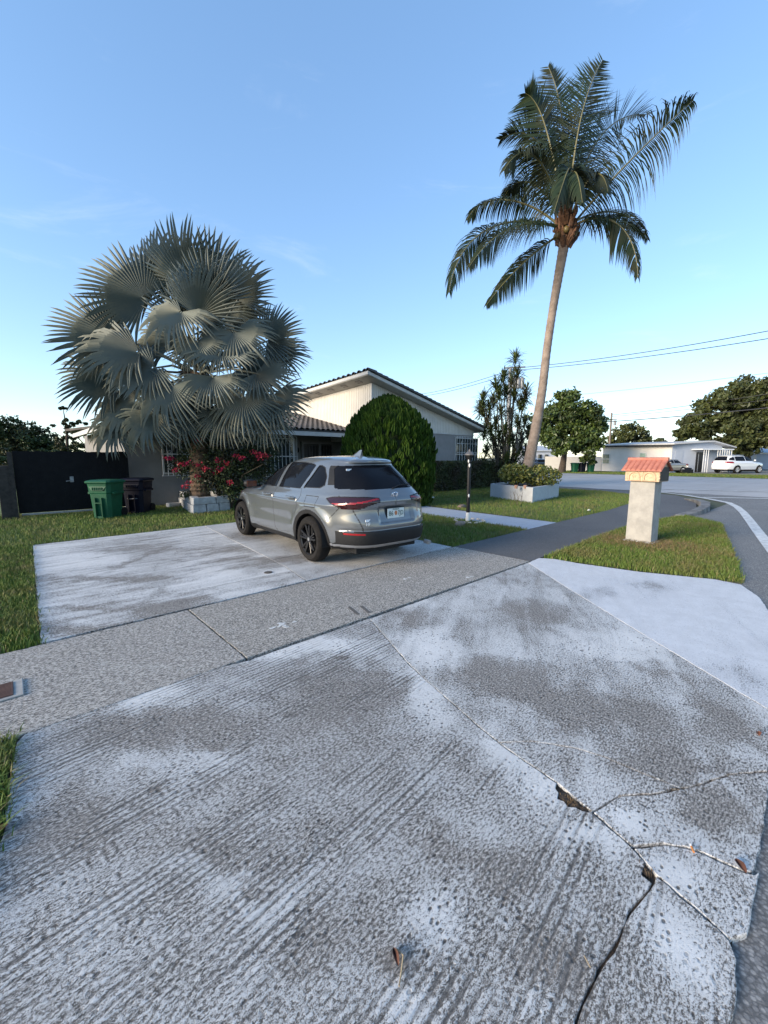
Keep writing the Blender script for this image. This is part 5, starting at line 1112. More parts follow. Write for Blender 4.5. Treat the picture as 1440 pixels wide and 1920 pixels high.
# ---------------------------------------------------------------- bougainvillea by the fan palm
M['boug'] = leafmat('bougainvillea_leaf', (.020,.038,.014), (.045,.065,.022), (.03,.03,.018), .5, .0, .3, 2)
M['boug_fl'] = leafmat('bougainvillea_bract', (.26,.008,.06), (.34,.018,.065), (.32,.04,.035), .6, .2, .2, 3)
bo = atD(420, 930, BD+.3); boug = thing('bougainvillea', (float(bo[0]), float(bo[1]), 0), 'sprawling bougainvillea with magenta flowers under the fan palm', 'shrub')
PP = []; NN = []
for (x, y, rx_, rz_, dd, n) in ((385,850,.75,.55,.2,1500),(440,865,.85,.7,.3,2200),(410,895,.7,.5,0,1500),(345,875,.45,.35,-.1,500),(485,880,.6,.6,.5,1200),(470,840,.6,.4,.4,800),(440,915,.6,.35,.1,800),(500,850,.5,.3,.4,500),(375,825,.5,.25,0,500)):
    c_ = atD(x, y, BD+dd); p_, n_ = shell_pts(n, c_, (rx_,rx_*.8,rz_), .25, 1.08); PP.append(p_); NN.append(n_)
leaf_cloud('foliage', np.concatenate(PP), np.concatenate(NN), .085, M['boug'], boug, .62, .9, 'stuff')
FX = [(373,827),(320,860),(338,870),(330,880),(350,868),(372,893),(410,862),(425,868),(415,880),(402,885),(440,855),(452,858),(478,848),(492,852),(486,858),(355,905),(348,912),(372,872),(385,878),(432,905),(500,855),(312,858)]
PP = []; NN = []
for (x, y) in FX:
    c_ = atD(x, y, BD-.55+random.uniform(-.15,.25)); p_, n_ = shell_pts(22, c_, (.13,.13,.085), .2, 1.1); PP.append(p_); NN.append(n_)
leaf_cloud('flowers', np.concatenate(PP), np.concatenate(NN), .062, M['boug_fl'], boug, .8, .9, 'stuff')
m = MB(); b0_ = Vector((float(bo[0]), float(bo[1]), .0))
for k in range(16):
    e = V3(atD(random.uniform(320,500), random.uniform(820,890), BD+random.uniform(-.4,.6))); m.tube([b0_+Vector((random.uniform(-.2,.2),random.uniform(-.1,.1),0)), b0_.lerp(e,.5)+Vector((0,0,.35)), e], [.022,.014,.005], 5)
m.build('branches', M['stem'], boug)
fr0 = atD(365, 812, BD-.5); PP = []; 
vine = thing('bright_vine', (float(fr0[0]), float(fr0[1]), float(fr0[2])-.1), 'light green leafy sprig above the magenta flowers', 'plant')
for (x, y) in ((362,808),(372,812),(384,814),(396,815),(405,812),(378,806)):
    p_, n_ = shell_pts(26, atD(x, y, BD-.6), (.13,.1,.08), .2, 1.0); PP.append(p_)
PP = np.concatenate(PP); leaf_cloud('foliage', PP, np.tile([0,0,1.0],(len(PP),1)), .09, leafmat('sprig_leaf', (.06,.12,.02), (.10,.17,.03)), vine, .5, .6, 'stuff')
MB().tube([V3(atD(340,830,BD-.4)), V3(atD(362,812,BD-.6)), V3(atD(405,815,BD-.6))], [.012,.009,.004], 5).build('stem', M['stem'], vine)
# low weeds in the block planter
pw = atD(350, 925, BD-.2); wd_ = thing('weed_tuft', (float(pw[0]), float(pw[1]), .4), 'small weedy tuft in the left corner of the block planter', 'plant')
p_, n_ = shell_pts(120, (pw[0],pw[1],.46), (.2,.15,.12), .3, 1.1); leaf_cloud('foliage', p_, n_, .11, M['boug'], wd_, .25, .5, 'stuff')
# ================================================================== BACKGROUND: trees, houses, cars, wires
def leafy_tree(name, label, base, trunk_px, lobes, D, mat, size, lean=0, r0=.22, group=None, dens=1.0, cat='tree', depth=1.0):
    """lobes: (px, py, rx px, ry px, n leaves, depth offset) seen at distance D"""
    root = thing(name, base, label, cat, group); b0 = Vector((base[0], base[1], -.05)); top = V3(atD(trunk_px[0], trunk_px[1], D))
    mid = b0.lerp(top, .5)+Vector((lean,0,0)); m = MB(); m.tube([b0, b0.lerp(mid,.5), mid, top], [r0*1.25, r0, r0*.85, r0*.55], 9)
    PP = []; NN = []
    for (x, y, rx_, ry_, n, dd) in lobes:
        c_ = np.array(atD(x, y, D+dd)); k = (D+dd)/F; r_ = (rx_*k, rx_*k*depth, ry_*k)
        m.tube([mid.lerp(top, random.uniform(.3,1)), (mid.lerp(top,.8)).lerp(V3(c_),.5)+Vector((0,0,.2)), V3(c_)], [r0*.45, r0*.28, r0*.1], 6)
        nc = max(6, int(n/45*dens)); cp, cn_ = shell_pts(nc, c_, r_, .45, 1.0)
        for q in range(len(cp)):
            rs = (min(r_)*.30)*random.uniform(.7,1.3); p_, n_ = shell_pts(int(45*random.uniform(.6,1.4)), cp[q], (rs*1.25,rs*1.25,rs*.8), .2, 1.1); PP.append(p_); NN.append(n_*.6+cn_[q]*.4+np.array([0,0,.3]))
    m.build('trunk', M['bark'], root, smooth=True)
    leaf_cloud('crown', np.concatenate(PP), np.concatenate(NN), size, mat, root, .6, .75, 'stuff'); return root
M['mango'] = leafmat('mango_leaf', (.035,.060,.014), (.080,.115,.022), (.030,.045,.014), .45, .0, .4, .5)
M['oak'] = leafmat('big_tree_leaf', (.035,.050,.016), (.085,.095,.026), (.030,.038,.014), .5, .0, .35, .35)
M['darktree'] = leafmat('dark_tree_leaf', (.020,.036,.012), (.045,.066,.018), (.05,.045,.02), .5, .0, .3, .4)
bt0 = g2(1052, 884); TD = 41.5; b = atD(1053, 884, TD)
leafy_tree('street_tree', 'bushy green tree beside three trash bins across the road', (float(b[0]),float(b[1]),0), (1062,828), [(1030,800,30,30,2200,0),(1062,770,34,34,2600,.5),(1095,790,36,34,2600,0),(1050,835,28,22,1500,-.6),(1098,828,28,28,1800,-.8),(1010,800,24,30,1300,.8),(1120,800,18,20,900,.3),(1108,858,16,16,600,-.8),(1058,745,18,12,600,.3),(1075,810,30,26,1500,0)], TD, M['mango'], .42, r0=.32)
b = atD(1405, 880, 47)
leafy_tree('shade_tree', 'large spreading dark green tree behind the white SUV', (float(b[0]),float(b[1]),0), (1400,850), [(1400,745,45,34,3200,0),(1350,765,40,30,2600,1),(1440,760,50,44,3600,0),(1310,800,40,22,2200,1),(1370,810,46,28,2800,-1),(1430,815,44,32,2800,-1),(1500,780,60,50,3200,1),(1285,812,22,16,800,1.5),(1470,730,40,20,1500,1),(1395,840,24,14,800,-1.5)], 47, M['oak'], .50, r0=.45)
b = atD(1175, 876, 75)
leafy_tree('far_tree', 'rounded tree behind the low white house by the utility pole', (float(b[0]),float(b[1]),0), (1178,850), [(1178,815,32,22,2200,0),(1205,825,18,14,800,0),(1155,828,16,14,700,0)], 75, M['oak'], .60, r0=.35)
b = atD(1235, 876, 85)
leafy_tree('far_tree', 'low flat tree just above the roof ridge of the white house', (float(b[0]),float(b[1]),0), (1235,850), [(1235,830,26,9,900,0),(1222,836,16,8,500,0)], 85, M['oak'], .60, r0=.3)
b = atD(30, 900, 30)
leafy_tree('yard_tree', 'dense dark green tree at the far left behind the gate', (float(b[0]),float(b[1]),0), (25,850), [(20,818,44,36,3600,0),(65,828,34,30,2400,.5),(-30,820,40,40,2400,0),(95,840,26,24,1400,1),(45,860,60,24,2400,-1),(120,850,22,22,900,1)], 30, M['darktree'], .26, r0=.25)
b = atD(128, 900, 27)
leafy_tree('yard_tree', 'thin layered tree between the dense tree and the fan palm', (float(b[0]),float(b[1]),0), (125,800), [(118,800,22,9,500,0),(138,790,20,8,450,0),(125,822,26,8,600,0),(150,815,24,12,600,.3),(140,838,30,14,900,0),(118,765,9,5,90,.2),(170,845,26,14,600,0)], 27, M['darktree'], .20, r0=.12, dens=.8)
b = atD(-20, 930, 19)
leafy_tree('left_hedge', 'dark hedge beyond the chain link fence at the left edge', (float(b[0]),float(b[1]),0), (-20,900), [(-20,895,36,26,1400,0),(25,900,24,24,900,.5),(-70,890,40,30,1200,0),(20,880,20,14,500,1)], 19, M['darktree'], .16, r0=.08, cat='hedge')
# ---------------------------------------------------------------- house across the road
WALLW = simple('far_wall_cream_lit', (.60,.57,.53), (.54,.51,.47), .9, 1); WALLB = simple('far_wall_blue_shade', (.43,.47,.54), (.39,.43,.50), .9, 1)  # white house walls: sunlit warmth and blue sky shade put into the colours
zt_ = 2.85
P2 = np.array(atD(1257, 880, 42.5)[:2]); P1 = np.array(atD(1128, 880, 47.0)[:2]); P3 = np.array(atD(1350, 880, 43.5)[:2]); P4 = P3+(P1-P2)*1.0
fh = thing('far_house', (*P2, 0), 'long low white house with flat gable roof across the road', 'house')
def wallq(a, b, z0, z1, th, mat, name, parent, z1b=None):
    a = np.array(a); b = np.array(b); d_ = (b-a)/np.linalg.norm(b-a); n_ = np.array([-d_[1], d_[0]])
    if n_ @ a < 0: n_ = -n_
    n_ = n_*th; z1b = z1 if z1b is None else z1b
    return MB().hexa([(*a,z0),(*b,z0),(*(b+n_),z0),(*(a+n_),z0),(*a,z1),(*b,z1b),(*(b+n_),z1b),(*(a+n_),z1)]).build(name, mat, parent)
wallq(P1, P2, -.05, zt_, .2, WALLW, 'wall', fh); 
pk = np.array(atD(1326, 880, 43.2)[:2])
lowb = wallq(P2, P3, -.05, zt_-.05, .2, WALLB, 'wall', fh); 
q = (P3-P2)/np.linalg.norm(P3-P2); nn_ = np.array([-q[1], q[0]]); nn_ = nn_ if nn_ @ P2 > 0 else -nn_
gz = 3.15
MB().add([(*P2,zt_-.05),(*P3,zt_-.25),(*pk,gz),(*(P2+nn_*.2),zt_-.05),(*(P3+nn_*.2),zt_-.25),(*(pk+nn_*.2),gz)],[(0,1,2),(3,5,4),(0,3,4,1),(1,4,5,2),(2,5,3,0)]).build('gable', WALLB, fh)
back = (P1-P2); ov = -nn_*.5
def r3(p, z): return (float(p[0]), float(p[1]), z)
e2 = P2+ov-q*.3; e1 = P2+back*1.05-q*.3; k2 = pk+ov; k1 = pk+back*1.05; f2 = P3+ov+q*1.2; f1 = P3+back+q*1.2
MB().hexa([r3(e2,zt_-.02),r3(k2,gz-.02),r3(k1,gz-.02),r3(e1,zt_-.02),r3(e2,zt_+.10),r3(k2,gz+.10),r3(k1,gz+.10),r3(e1,zt_+.10)]).hexa([r3(k2,gz-.02),r3(f2,zt_-.35),r3(f1,zt_-.35),r3(k1,gz-.02),r3(k2,gz+.10),r3(f2,zt_-.23),r3(f1,zt_-.23),r3(k1,gz+.10)]).build('roof', simple('far_roof', (.50,.50,.50), (.42,.42,.42), .7), fh)
dw = (P2-P1)/np.linalg.norm(P2-P1); wn_ = np.array([-dw[1], dw[0]]); wn_ = wn_ if wn_ @ P1 < 0 else -wn_
MB().bar(r3(e2+wn_*.02,zt_-.10), r3(e1+wn_*.02,zt_-.10), .10, .16).build('eave_board', M['black_plastic'], fh)
def far_window(x0, x1, y0, y1, D, mat):
    a = np.array(atD(x0,y0,D)); b_ = np.array(atD(x1,y1,D)); 
    def onw(p): t = ((p[:2]-P1) @ dw); return P1+dw*t
    # intersect the pixel ray with the wall plane
    def hit(x, y): r = ray(x, y); t = ((P1-O[:2]) @ wn_)/(r[:2] @ wn_); p = O+r*t; return p
    p0, p1 = hit(x0,y1), hit(x1,y0); a2, b2 = p0[:2], p1[:2]; z0, z1 = float(p0[2]), float(p1[2])
    def ring(off, g): return [(*(a2+wn_*off-dw*g),z0-g),(*(b2+wn_*off+dw*g),z0-g),(*(b2+wn_*off+dw*g),z1+g),(*(a2+wn_*off-dw*g),z1+g)]
    r0_, r1_ = ring(.0,.08), ring(.05,.08); w_ = MB().add(r0_+r1_, [(4,5,6,7),(0,1,5,4),(1,2,6,5),(2,3,7,6),(3,0,4,7)]).build('window', M['trim'], fh)
    zm = (z0+z1)/2
    for (za, zb) in ((z0,zm-.03),(zm+.03,z1)):
        MB().add([(*(a2+wn_*.055),za),(*(b2+wn_*.055),za),(*(b2+wn_*.055),zb),(*(a2+wn_*.055),zb),(*(a2+wn_*.01),za),(*(b2+wn_*.01),za),(*(b2+wn_*.01),zb),(*(a2+wn_*.01),zb)],[(0,1,2,3),(4,7,6,5),(0,4,5,1),(1,5,6,2),(2,6,7,3),(3,7,4,0)]).build('pane', mat, w_)
    return w_
GL = simple('far_glass', (.08,.14,.12), (.05,.09,.08), .15)
far_window(1130, 1143, 852, 869, 0, GL); far_window(1199, 1211, 850, 868, 0, simple('far_glass_green', (.22,.32,.26), (.18,.27,.22), .2))
bd = simple('far_door', (.40,.44,.51), (.36,.40,.47), .7)
def onfront(x, y): r = ray(x, y); t = ((P2-O[:2]) @ nn_)/(r[:2] @ nn_); return O+r*t
def front_box(x0, x1, y0, y1, off, th, mat, name, parent, z0=None):
    a, b_ = onfront(x0,y1), onfront(x1,y0); a2, b2 = a[:2]-nn_*off, b_[:2]-nn_*off; za = float(a[2]) if z0 is None else z0; zb = float(b_[2])
    return MB().hexa([(*a2,za),(*b2,za),(*(b2+nn_*th),za),(*(a2+nn_*th),za),(*a2,zb),(*b2,zb),(*(b2+nn_*th),zb),(*(a2+nn_*th),zb)]).build(name, mat, parent)
front_box(1264, 1281, 845, 872, .03, .025, bd, 'shutter', fh)
dr_ = front_box(1302, 1318, 848, 884, .04, .03, M['dark_void'], 'door', fh, 0.0); front_box(1306, 1310, 850, 882, .06, .015, simple('far_door_panel', (.30,.33,.38), None, .5), 'door_panel', dr_, .05)
front_box(1296, 1354, 842, 846, 1.3, 1.3, M['white_metal'], 'awning', fh, 2.28)
g = MB()
for k in range(13):
    x = 1296+k*4.2; p = onfront(x, 880); a2 = p[:2]-nn_*1.25
    if k in (0,1,2,6,7,8,9,10,11,12): g.box(a2[0]-.02, a2[0]+.02, a2[1]-.02, a2[1]+.02, 0, 2.28)
for z in (.9, 1.1): g.bar(r3(onfront(1320,880)[:2]-nn_*1.25,z), r3(onfront(1348,880)[:2]-nn_*1.25,z), .03)
g.build('porch_bars', M['white_metal'], fh)
front_box(1354, 1371, 846, 884, -.2, .3, WALLW, 'side_wall', fh, 0.0)
# low wall and further buildings
def far_block(name, label, x0, x1, ytop, D, mat, cat, roofmat=None, dep=6, D2=None):
    a = np.array(atD(x0, 880, D)[:2]); b_ = np.array(atD(x1, 880, D2 or D)[:2]); zt2 = float(atD((x0+x1)/2, ytop, D)[2]); t = thing(name, (*((a+b_)/2),0), label, cat)
    wallq(a, b_, -.05, zt2, dep, mat, 'wall', t)
    if roofmat:
        d_ = (b_-a)/np.linalg.norm(b_-a); n_ = np.array([-d_[1], d_[0]]); n_ = n_ if n_ @ a > 0 else -n_; a_ = a-d_*.4-n_*.4; c_ = b_+d_*.4-n_*.4
        MB().hexa([(*a_,zt2+.002),(*c_,zt2+.002),(*(c_+n_*(dep+.8)),zt2+.9),(*(a_+n_*(dep+.8)),zt2+.9),(*a_,zt2+.12),(*c_,zt2+.12),(*(c_+n_*(dep+.8)),zt2+1.02),(*(a_+n_*(dep+.8)),zt2+1.02)]).build('roof', roofmat, t)
    return t
far_block('garden_wall', 'plain cream garden wall behind the three bins across the road', 1022, 1127, 856, 48.0, WALLW, 'wall', dep=.2, D2=47.2)
fb = far_block('far_building', 'blue grey outbuilding right of the house with the awning', 1371, 1410, 842, 52, WALLB, 'building', simple('far_roof2', (.40,.44,.48), None, .7))
sb = far_block('far_shed', 'small pale blue shed at the right edge behind the white SUV', 1398, 1460, 850, 54, WALLB, 'shed', simple('far_roof3', (.36,.42,.50), None, .6), 4)
a = atD(1402, 880, 53.9); b_ = atD(1418, 854, 53.9); MB().hexa([(a[0]-.01,a[1]-.01,0),(b_[0],b_[1]-.05,0),(b_[0],b_[1]+.02,0),(a[0],a[1]+.02,0),(a[0]-.01,a[1]-.01,b_[2]),(b_[0],b_[1]-.05,b_[2]),(b_[0],b_[1]+.02,b_[2]),(a[0],a[1]+.02,b_[2])]).build('door', WALLW, sb)
lb_ = far_block('far_house', 'pale blue house glimpsed behind the palm trunk and street tree', 985, 1040, 846, 66, WALLB, 'house', simple('far_roof4', (.45,.47,.5), None, .7))
for k in range(3):
    a = atD(1000+k*12, 866, 65.9); MB().box(a[0]-.4, a[0]+.4, a[1]-.15, a[1]+.1, 1.0, 2.0).build('window', M['window_glass'], lb_)
# bins across the road
for (x, mt, lab) in ((1077,'bin_green','green trash bin across the road, left of the three by the tree'),(1090.5,'bin_navy','dark trash bin between two green ones across the road'),(1107,'bin_green','green trash bin across the road, right of the three by the tree')):
    p = atD(x, 884, 41.8); bin_('trash_bin', (float(p[0]), float(p[1]), -.02), R(-35), M[mt], lab, .62, .62, 1.05, False, 'bins across the road')
# ---------------------------------------------------------------- far cars
def far_car(name, label, loc, rz, lev, win, paint, rims, wx, Rr, scale=1, tailrect=None):
    car = thing(name, loc, label, 'car', rz=rz); P, S = car_surface(170, 60, lev, 0); N = vnormals(P); q, c, sm = car_parts(P, S); V = P.reshape(-1,3); Nf = N.reshape(-1,3)
    xz = c[:, [0,2]]; isS = (sm > .18) & (sm < .82); rho = np.minimum(np.hypot(c[:,0]-wx[0], c[:,2]-Rr), np.hypot(c[:,0]-wx[1], c[:,2]-Rr)); cut = (rho < Rr+.045) & (c[:,1] > .5) & (c[:,2] < .85)
    gl = np.zeros(len(q), bool)
    for pg in win: gl |= isS & inpoly(xz, pg)
    zb, zt3 = win[0][0][1], max(p[1] for p in win[0]); ends = ((sm <= .16) | (sm >= .84)) & (c[:,2] > zb+.03) & (c[:,2] < zt3+.02); gl |= ends
    tl = (sm > .74) & (c[:,2] > zb-.22) & (c[:,2] < zb-.05) & (np.abs(c[:,1]) > .55); clad = (c[:,2] < lev[2][0]+.02) & ~cut
    body = ~(gl | tl | cut | clad); submesh('body', V, q, body, paint, car); submesh('windows', V, q, gl, M['glass_dark'], car, off=-.006, N=Nf); submesh('tail_lights', V, q, tl, M['tail_red'], car); submesh('cladding', V, q, clad, M['cladding'], car)
    for x in wx:
        for sg in (1,-1): wheel(car, x, sg, lev[4][5]-.11, rims, Rr, 6, .22, Rr*.68)
    MB().box(wx[0]-.5, wx[1]+.5, -.55, .55, lev[0][0]+.01, .55).build('underbody', M['black_plastic'], car, rel=False)
    for sg in (1,-1): MB().blob((wx[1]-.85, sg*(lev[4][5]+.08), zb+.06), (.1,.09,.08), 8, 6, 0).build('mirror', paint, car, rel=False, smooth=True)
    return car
PIL = [(z*1.10, zf*1.12, zr_*1.12, xf*1.07 if xf > 2.3 else xf*1.06+.05, xr-.30 if z > 1.1 else xr-.18, w_*1.12, nf, nr+.6, wf, min(1,wr+.05)) for (z,zf,zr_,xf,xr,w_,nf,nr,wf,wr) in LEV]
M['car_white'] = carpaint('car_white_paint', (.74,.74,.73), .3, .8, 0); M['car_tan'] = carpaint('car_tan_paint', (.34,.30,.25), .3, .8, .4); M['car_black'] = carpaint('car_black_paint', (.012,.013,.016), .25, .9, 0); M['rim_silver'] = simple('rim_silver', (.62,.62,.63), (.5,.5,.51), .3, 5, Metallic=.6)
wpil = [[(2.15,1.20),(1.12,1.20),(1.10,1.62),(1.30,1.62),(1.62,1.52)],[(1.05,1.20),(-.15,1.22),(-.15,1.60),(.1,1.63),(1.04,1.63)],[(-.22,1.23),(-.82,1.30),(-.70,1.45),(-.35,1.58),(-.22,1.60)]]
pr_ = atD(1362, 886, 40.5); pf_ = atD(1424, 886, 41.5); aw = math.atan2(pf_[1]-pr_[1], pf_[0]-pr_[0])
ws_ = far_car('large_suv', 'white three row SUV parked in front of the shade tree across the road', (float(pr_[0]), float(pr_[1]), -.02), aw, PIL, wpil, M['car_white'], M['rim_silver'], (0,2.82), .38)
MB().tube([(-.3,.62,1.745),(.4,.64,1.775),(1.1,.60,1.745)], .02, 6).tube([(-.3,-.62,1.745),(.4,-.64,1.775),(1.1,-.60,1.745)], .02, 6).build('roof_rails', M['silver'], ws_, rel=False)
SED = [(z*.90 if z < 1.06 else .955+(z-1.055)*.78, zf*.88 if z < 1.06 else .955+(zf-1.055)*.78, zr_*.92 if z < 1.06 else .99+(zr_-1.1)*.74, xf*1.03, (xr-.20) if z < .97 else (-.62 if z < 1.03 else (-.30 if z < 1.1 else xr+.55)), w_*.98, nf, nr, wf, wr) for (z,zf,zr_,xf,xr,w_,nf,nr,wf,wr) in LEV]
wsed = [[(1.95,.98),(1.08,.98),(1.05,1.27),(1.25,1.27),(1.5,1.2)],[(1.0,.98),(.15,.99),(.10,1.2),(.3,1.26),(.98,1.27)]]
ps = atD(1264, 883, 40.6); far_car('sedan', 'tan sedan partly hidden behind the pillar mailbox across the road', (float(ps[0])+.1, float(ps[1]), -.02), math.atan2(-RGT[1], -RGT[0])+R(16), SED, wsed, M['car_tan'], M['white_metal'], (0,2.6), .31)
ps = atD(1004, 880, 50); far_car('dark_car', 'black car glimpsed behind the palm trunk and planter shrub', (float(ps[0])-.4, float(ps[1]), -.02), math.atan2(RGT[1], RGT[0])+R(10), SED, wsed, M['car_black'], M['rim_silver'], (0,2.6), .31)
ds = atD(1283, 884, 40.2); dk = MB().box(-.55,.55,-.5,.5,.10,.48).box(-.25,.45,-.4,.4,.48,.62).build('covered_bundle', M['black_plastic'], None, bevel=.06); dk.location = (float(ds[0]), float(ds[1]), -.1); dk.rotation_euler = (0,0,AZ-1.57); tag(dk, 'low black bundle on the ground behind the tan sedan', 'bundle')
# ---------------------------------------------------------------- utility poles and wires
M['pole'] = simple('pole_wood', (.20,.165,.14), (.13,.11,.09), .9, 6); M['wire'] = simple('wire', (.03,.03,.032), None, .6)
PD = 46.0; pb = atD(1146, 880, 60); po = thing('utility_pole', (float(pb[0]), float(pb[1]), 0), 'wooden utility pole behind the low white house', 'utility pole')
ptop = V3(atD(1147, 774, 60)); MB().tube([(ptop.x,ptop.y,-.1), ptop], [.17,.12], 10).build('pole', M['pole'], po, smooth=True)
MB().bar(V3(atD(1138,787,60)), V3(atD(1157,786,60)), .12).build('crossarm', M['pole'], po); MB().lathe([(.16,-.35),(.2,-.3),(.2,.3),(.16,.35)], 12, tuple(V3(atD(1153,793,59.7)))).build('transformer', M['galv'], po)
pD2 = 33.0; pb = atD(957, 880, pD2); po2 = thing('utility_pole', (float(pb[0]), float(pb[1]), 0), 'concrete utility pole with transformers behind the dracaena', 'utility pole')
pt2 = V3(atD(957, 690, pD2)); MB().tube([(pt2.x,pt2.y,-.1), pt2], [.17,.13], 10).build('pole', M['galv'], po2, smooth=True)
MB().bar(V3(atD(945,690,pD2)), V3(atD(985,688,pD2)), .10).build('crossarm', M['galv'], po2)
for k in range(3): MB().lathe([(.14,-.42),(.17,-.36),(.17,.3),(.13,.36),(.05,.45)], 12, tuple(V3(atD(965+k*7,718,pD2-.3)))).build('transformer', M['galv'], po2, smooth=True)
def wire(a, b, Da, Db, sag, r, label):
    p0, p1 = V3(atD(a[0],a[1],Da)), V3(atD(b[0],b[1],Db)); pts = [p0.lerp(p1,t)-Vector((0,0,4*sag*t*(1-t))) for t in np.linspace(0,1,25)]
    o = MB().tube(pts, r*1.6, 5).build('power_line', M['wire'], None); return tag(o, label, 'power line')
wire((780,740),(968,690),60,33,.3,.014,'power line running left from the transformer pole, upper one'); wire((780,744),(968,697),60,33,.3,.014,'power line running left from the transformer pole, lower one')
wire((968,690),(1700,568),33,20,.35,.014,'power line rising right past the palm trunk, upper one'); wire((968,694),(1700,590),33,20,.3,.014,'power line rising right past the palm trunk, lower one')
wire((1060,742),(1700,665),60,30,.2,.010,'faint thin wire high above the house across the road')
wire((1147,778),(1700,694),60,34,.3,.02,'topmost wire leaving the wooden pole to the right'); wire((1147,781),(1700,712),60,34,.3,.016,'middle wire leaving the wooden pole to the right'); wire((1060,795),(1700,736),60,30,.3,.03,'thick lowest cable crossing in front of the shade tree')
# ================================================================== GRASS, DEBRIS, SMALL THINGS
def blades(name, P, h, w_, mat, lean=.5):
    n = len(P); a = rng.uniform(0,6.283,n); hh = h*rng.uniform(.5,1.3,n); l = rng.normal(0,lean,(n,2))*hh[:,None]; dx = np.stack([np.cos(a),np.sin(a)],1)*(w_*rng.uniform(.7,1.3,n))[:,None]
    z0 = np.full(n,-.022); b0 = np.concatenate([P-dx, z0[:,None]],1); b1 = np.concatenate([P+dx, z0[:,None]],1); m0 = np.concatenate([P+l*.35-dx*.7, (hh*.55)[:,None]],1); m1 = np.concatenate([P+l*.35+dx*.7, (hh*.55)[:,None]],1); t = np.concatenate([P+l, (hh*.95)[:,None]],1)
    v = np.stack([b0,b1,m1,m0,t],1).reshape(-1,3); i = np.arange(n)*5
    f = np.concatenate([np.stack([i,i+1,i+2],1), np.stack([i,i+2,i+3],1), np.stack([i+3,i+2,i+4],1)]); return mesh_np(name, v, f, mat)
def grassmat():
    b = NB('grass_blade'); rp = b.geo.outputs['Random Per Island']; P = b.geo.outputs['Position']
    col = b.mix(rp, (.075,.125,.022), (.15,.205,.045)); col = b.mix(b.math('MULTIPLY', b.ramp(b.noise(P, 1.3, 4, .65), .45, .68), .62), col, (.17,.14,.06)); col = b.mix(b.ramp(rp, .90, .93), col, (.24,.20,.10))
    b.p.inputs['Specular IOR Level'].default_value = .2; return b.done(col, .6)
M['grass'] = grassmat()
def scatter(poly, n, box, excl=()):
    P = np.stack([rng.uniform(box[0],box[1],n), rng.uniform(box[2],box[3],n)],1); k = inpoly(P, poly)
    for e in excl: k &= ~inpoly(P, e)
    return P[k] + rng.normal(0, .018, (int(k.sum()), 2))
PAD = [(.07,4.2),(5.46,4.2),(5.50,9.28),(.19,9.2)]; WALK = [(8.0,4.2),(9.34,4.2),(9.57,9.2),(9.82,12.0),(8.58,12.0),(8.28,9.2)]; HOUSEP = [(2.4,14.2),(10.6,14.2),(10.6,12.6),(19,12.6),(19,40),(2.4,40)]
PL4 = inset(1.0); EX = [PAD, WALK, HOUSEP, PL4]
G1 = np.concatenate([scatter(LAWN_FRONT, 70000, (-3,.3,4.2,9.3), EX), scatter(LAWN_FRONT, 60000, (-3,9,9.2,14.5), EX), scatter(LAWN_FRONT, 40000, (5.4,8.4,4.2,12.6), EX), scatter(LAWN_FRONT, 60000, (9,20,4.2,12.6), EX), scatter(LAWN_FRONT, 25000, (-12,-3,6,22), EX), scatter(LAWN_FRONT, 16000, (15,20,12,20), EX)])
tag(blades('lawn_grass', G1, .05, .0042, M['grass']), 'short mown grass of the front yard', 'grass', kind='stuff')
G2 = scatter(LAWN_ISLAND, 75000, (5.4,13,.4,3.0)); tag(blades('verge_grass', G2, .06, .0042, M['grass']), 'short grass on the verge round the pillar mailbox', 'grass', kind='stuff')
G3 = scatter(LAWN_CORNER, 60000, (-2.2,.1,.6,2.85)); tag(blades('street_verge_grass', G3, .05, .0036, M['grass'], .8), 'ragged grass at the left edge beside the driveway apron', 'grass', kind='stuff')
G4 = np.stack([rng.uniform(40.6,47.4,30000), rng.uniform(-5,30,30000)],1); tag(blades('far_grass', G4, .08, .02, M['grass']), 'grass strip along the far side of the road', 'grass', kind='stuff')
mbp = np.array([MX, MY]); dp = mbp + rng.normal(0, 1, (5200,2))*np.array([.30,.42]) + np.array([-.12,-.05]); dp = dp[inpoly(dp, LAWN_ISLAND) & (np.abs(dp-mbp).max(1) > .17)]
tag(blades('dry_grass_patch', dp, .075, .004, simple('dry_blade', (.24,.17,.08), (.15,.10,.05), .9, 60), .9), 'dry brown grass round the foot of the pillar mailbox', 'grass', kind='stuff')
m = MB()
for (x_, y_, r_) in ((1060,1492,.035),(1078,1507,.03),(1094,1514,.02),(1214,1632,.02)):
    q = g2(x_, y_); m.blob((q[0],q[1],-.014), (r_,r_*.8,.012), 9, 6, .25)
tag(m.build('joint_soil', M['soil'], None, smooth=True), 'crumbled dirt in the broken holes of the driveway joint', 'dirt', kind='stuff')
# weeds in the holes of the joint
H1 = np.concatenate([np.array(g2(1072,1500))+rng.normal(0,.02,(60,2)), np.array(g2(1216,1632))+rng.normal(0,.015,(40,2))]); tag(blades('joint_debris', H1, .008, .0012, simple('dry_grass', (.16,.11,.06), (.09,.065,.04), .9), 1.6), 'dry plant debris in the broken driveway joint', 'debris', kind='stuff')
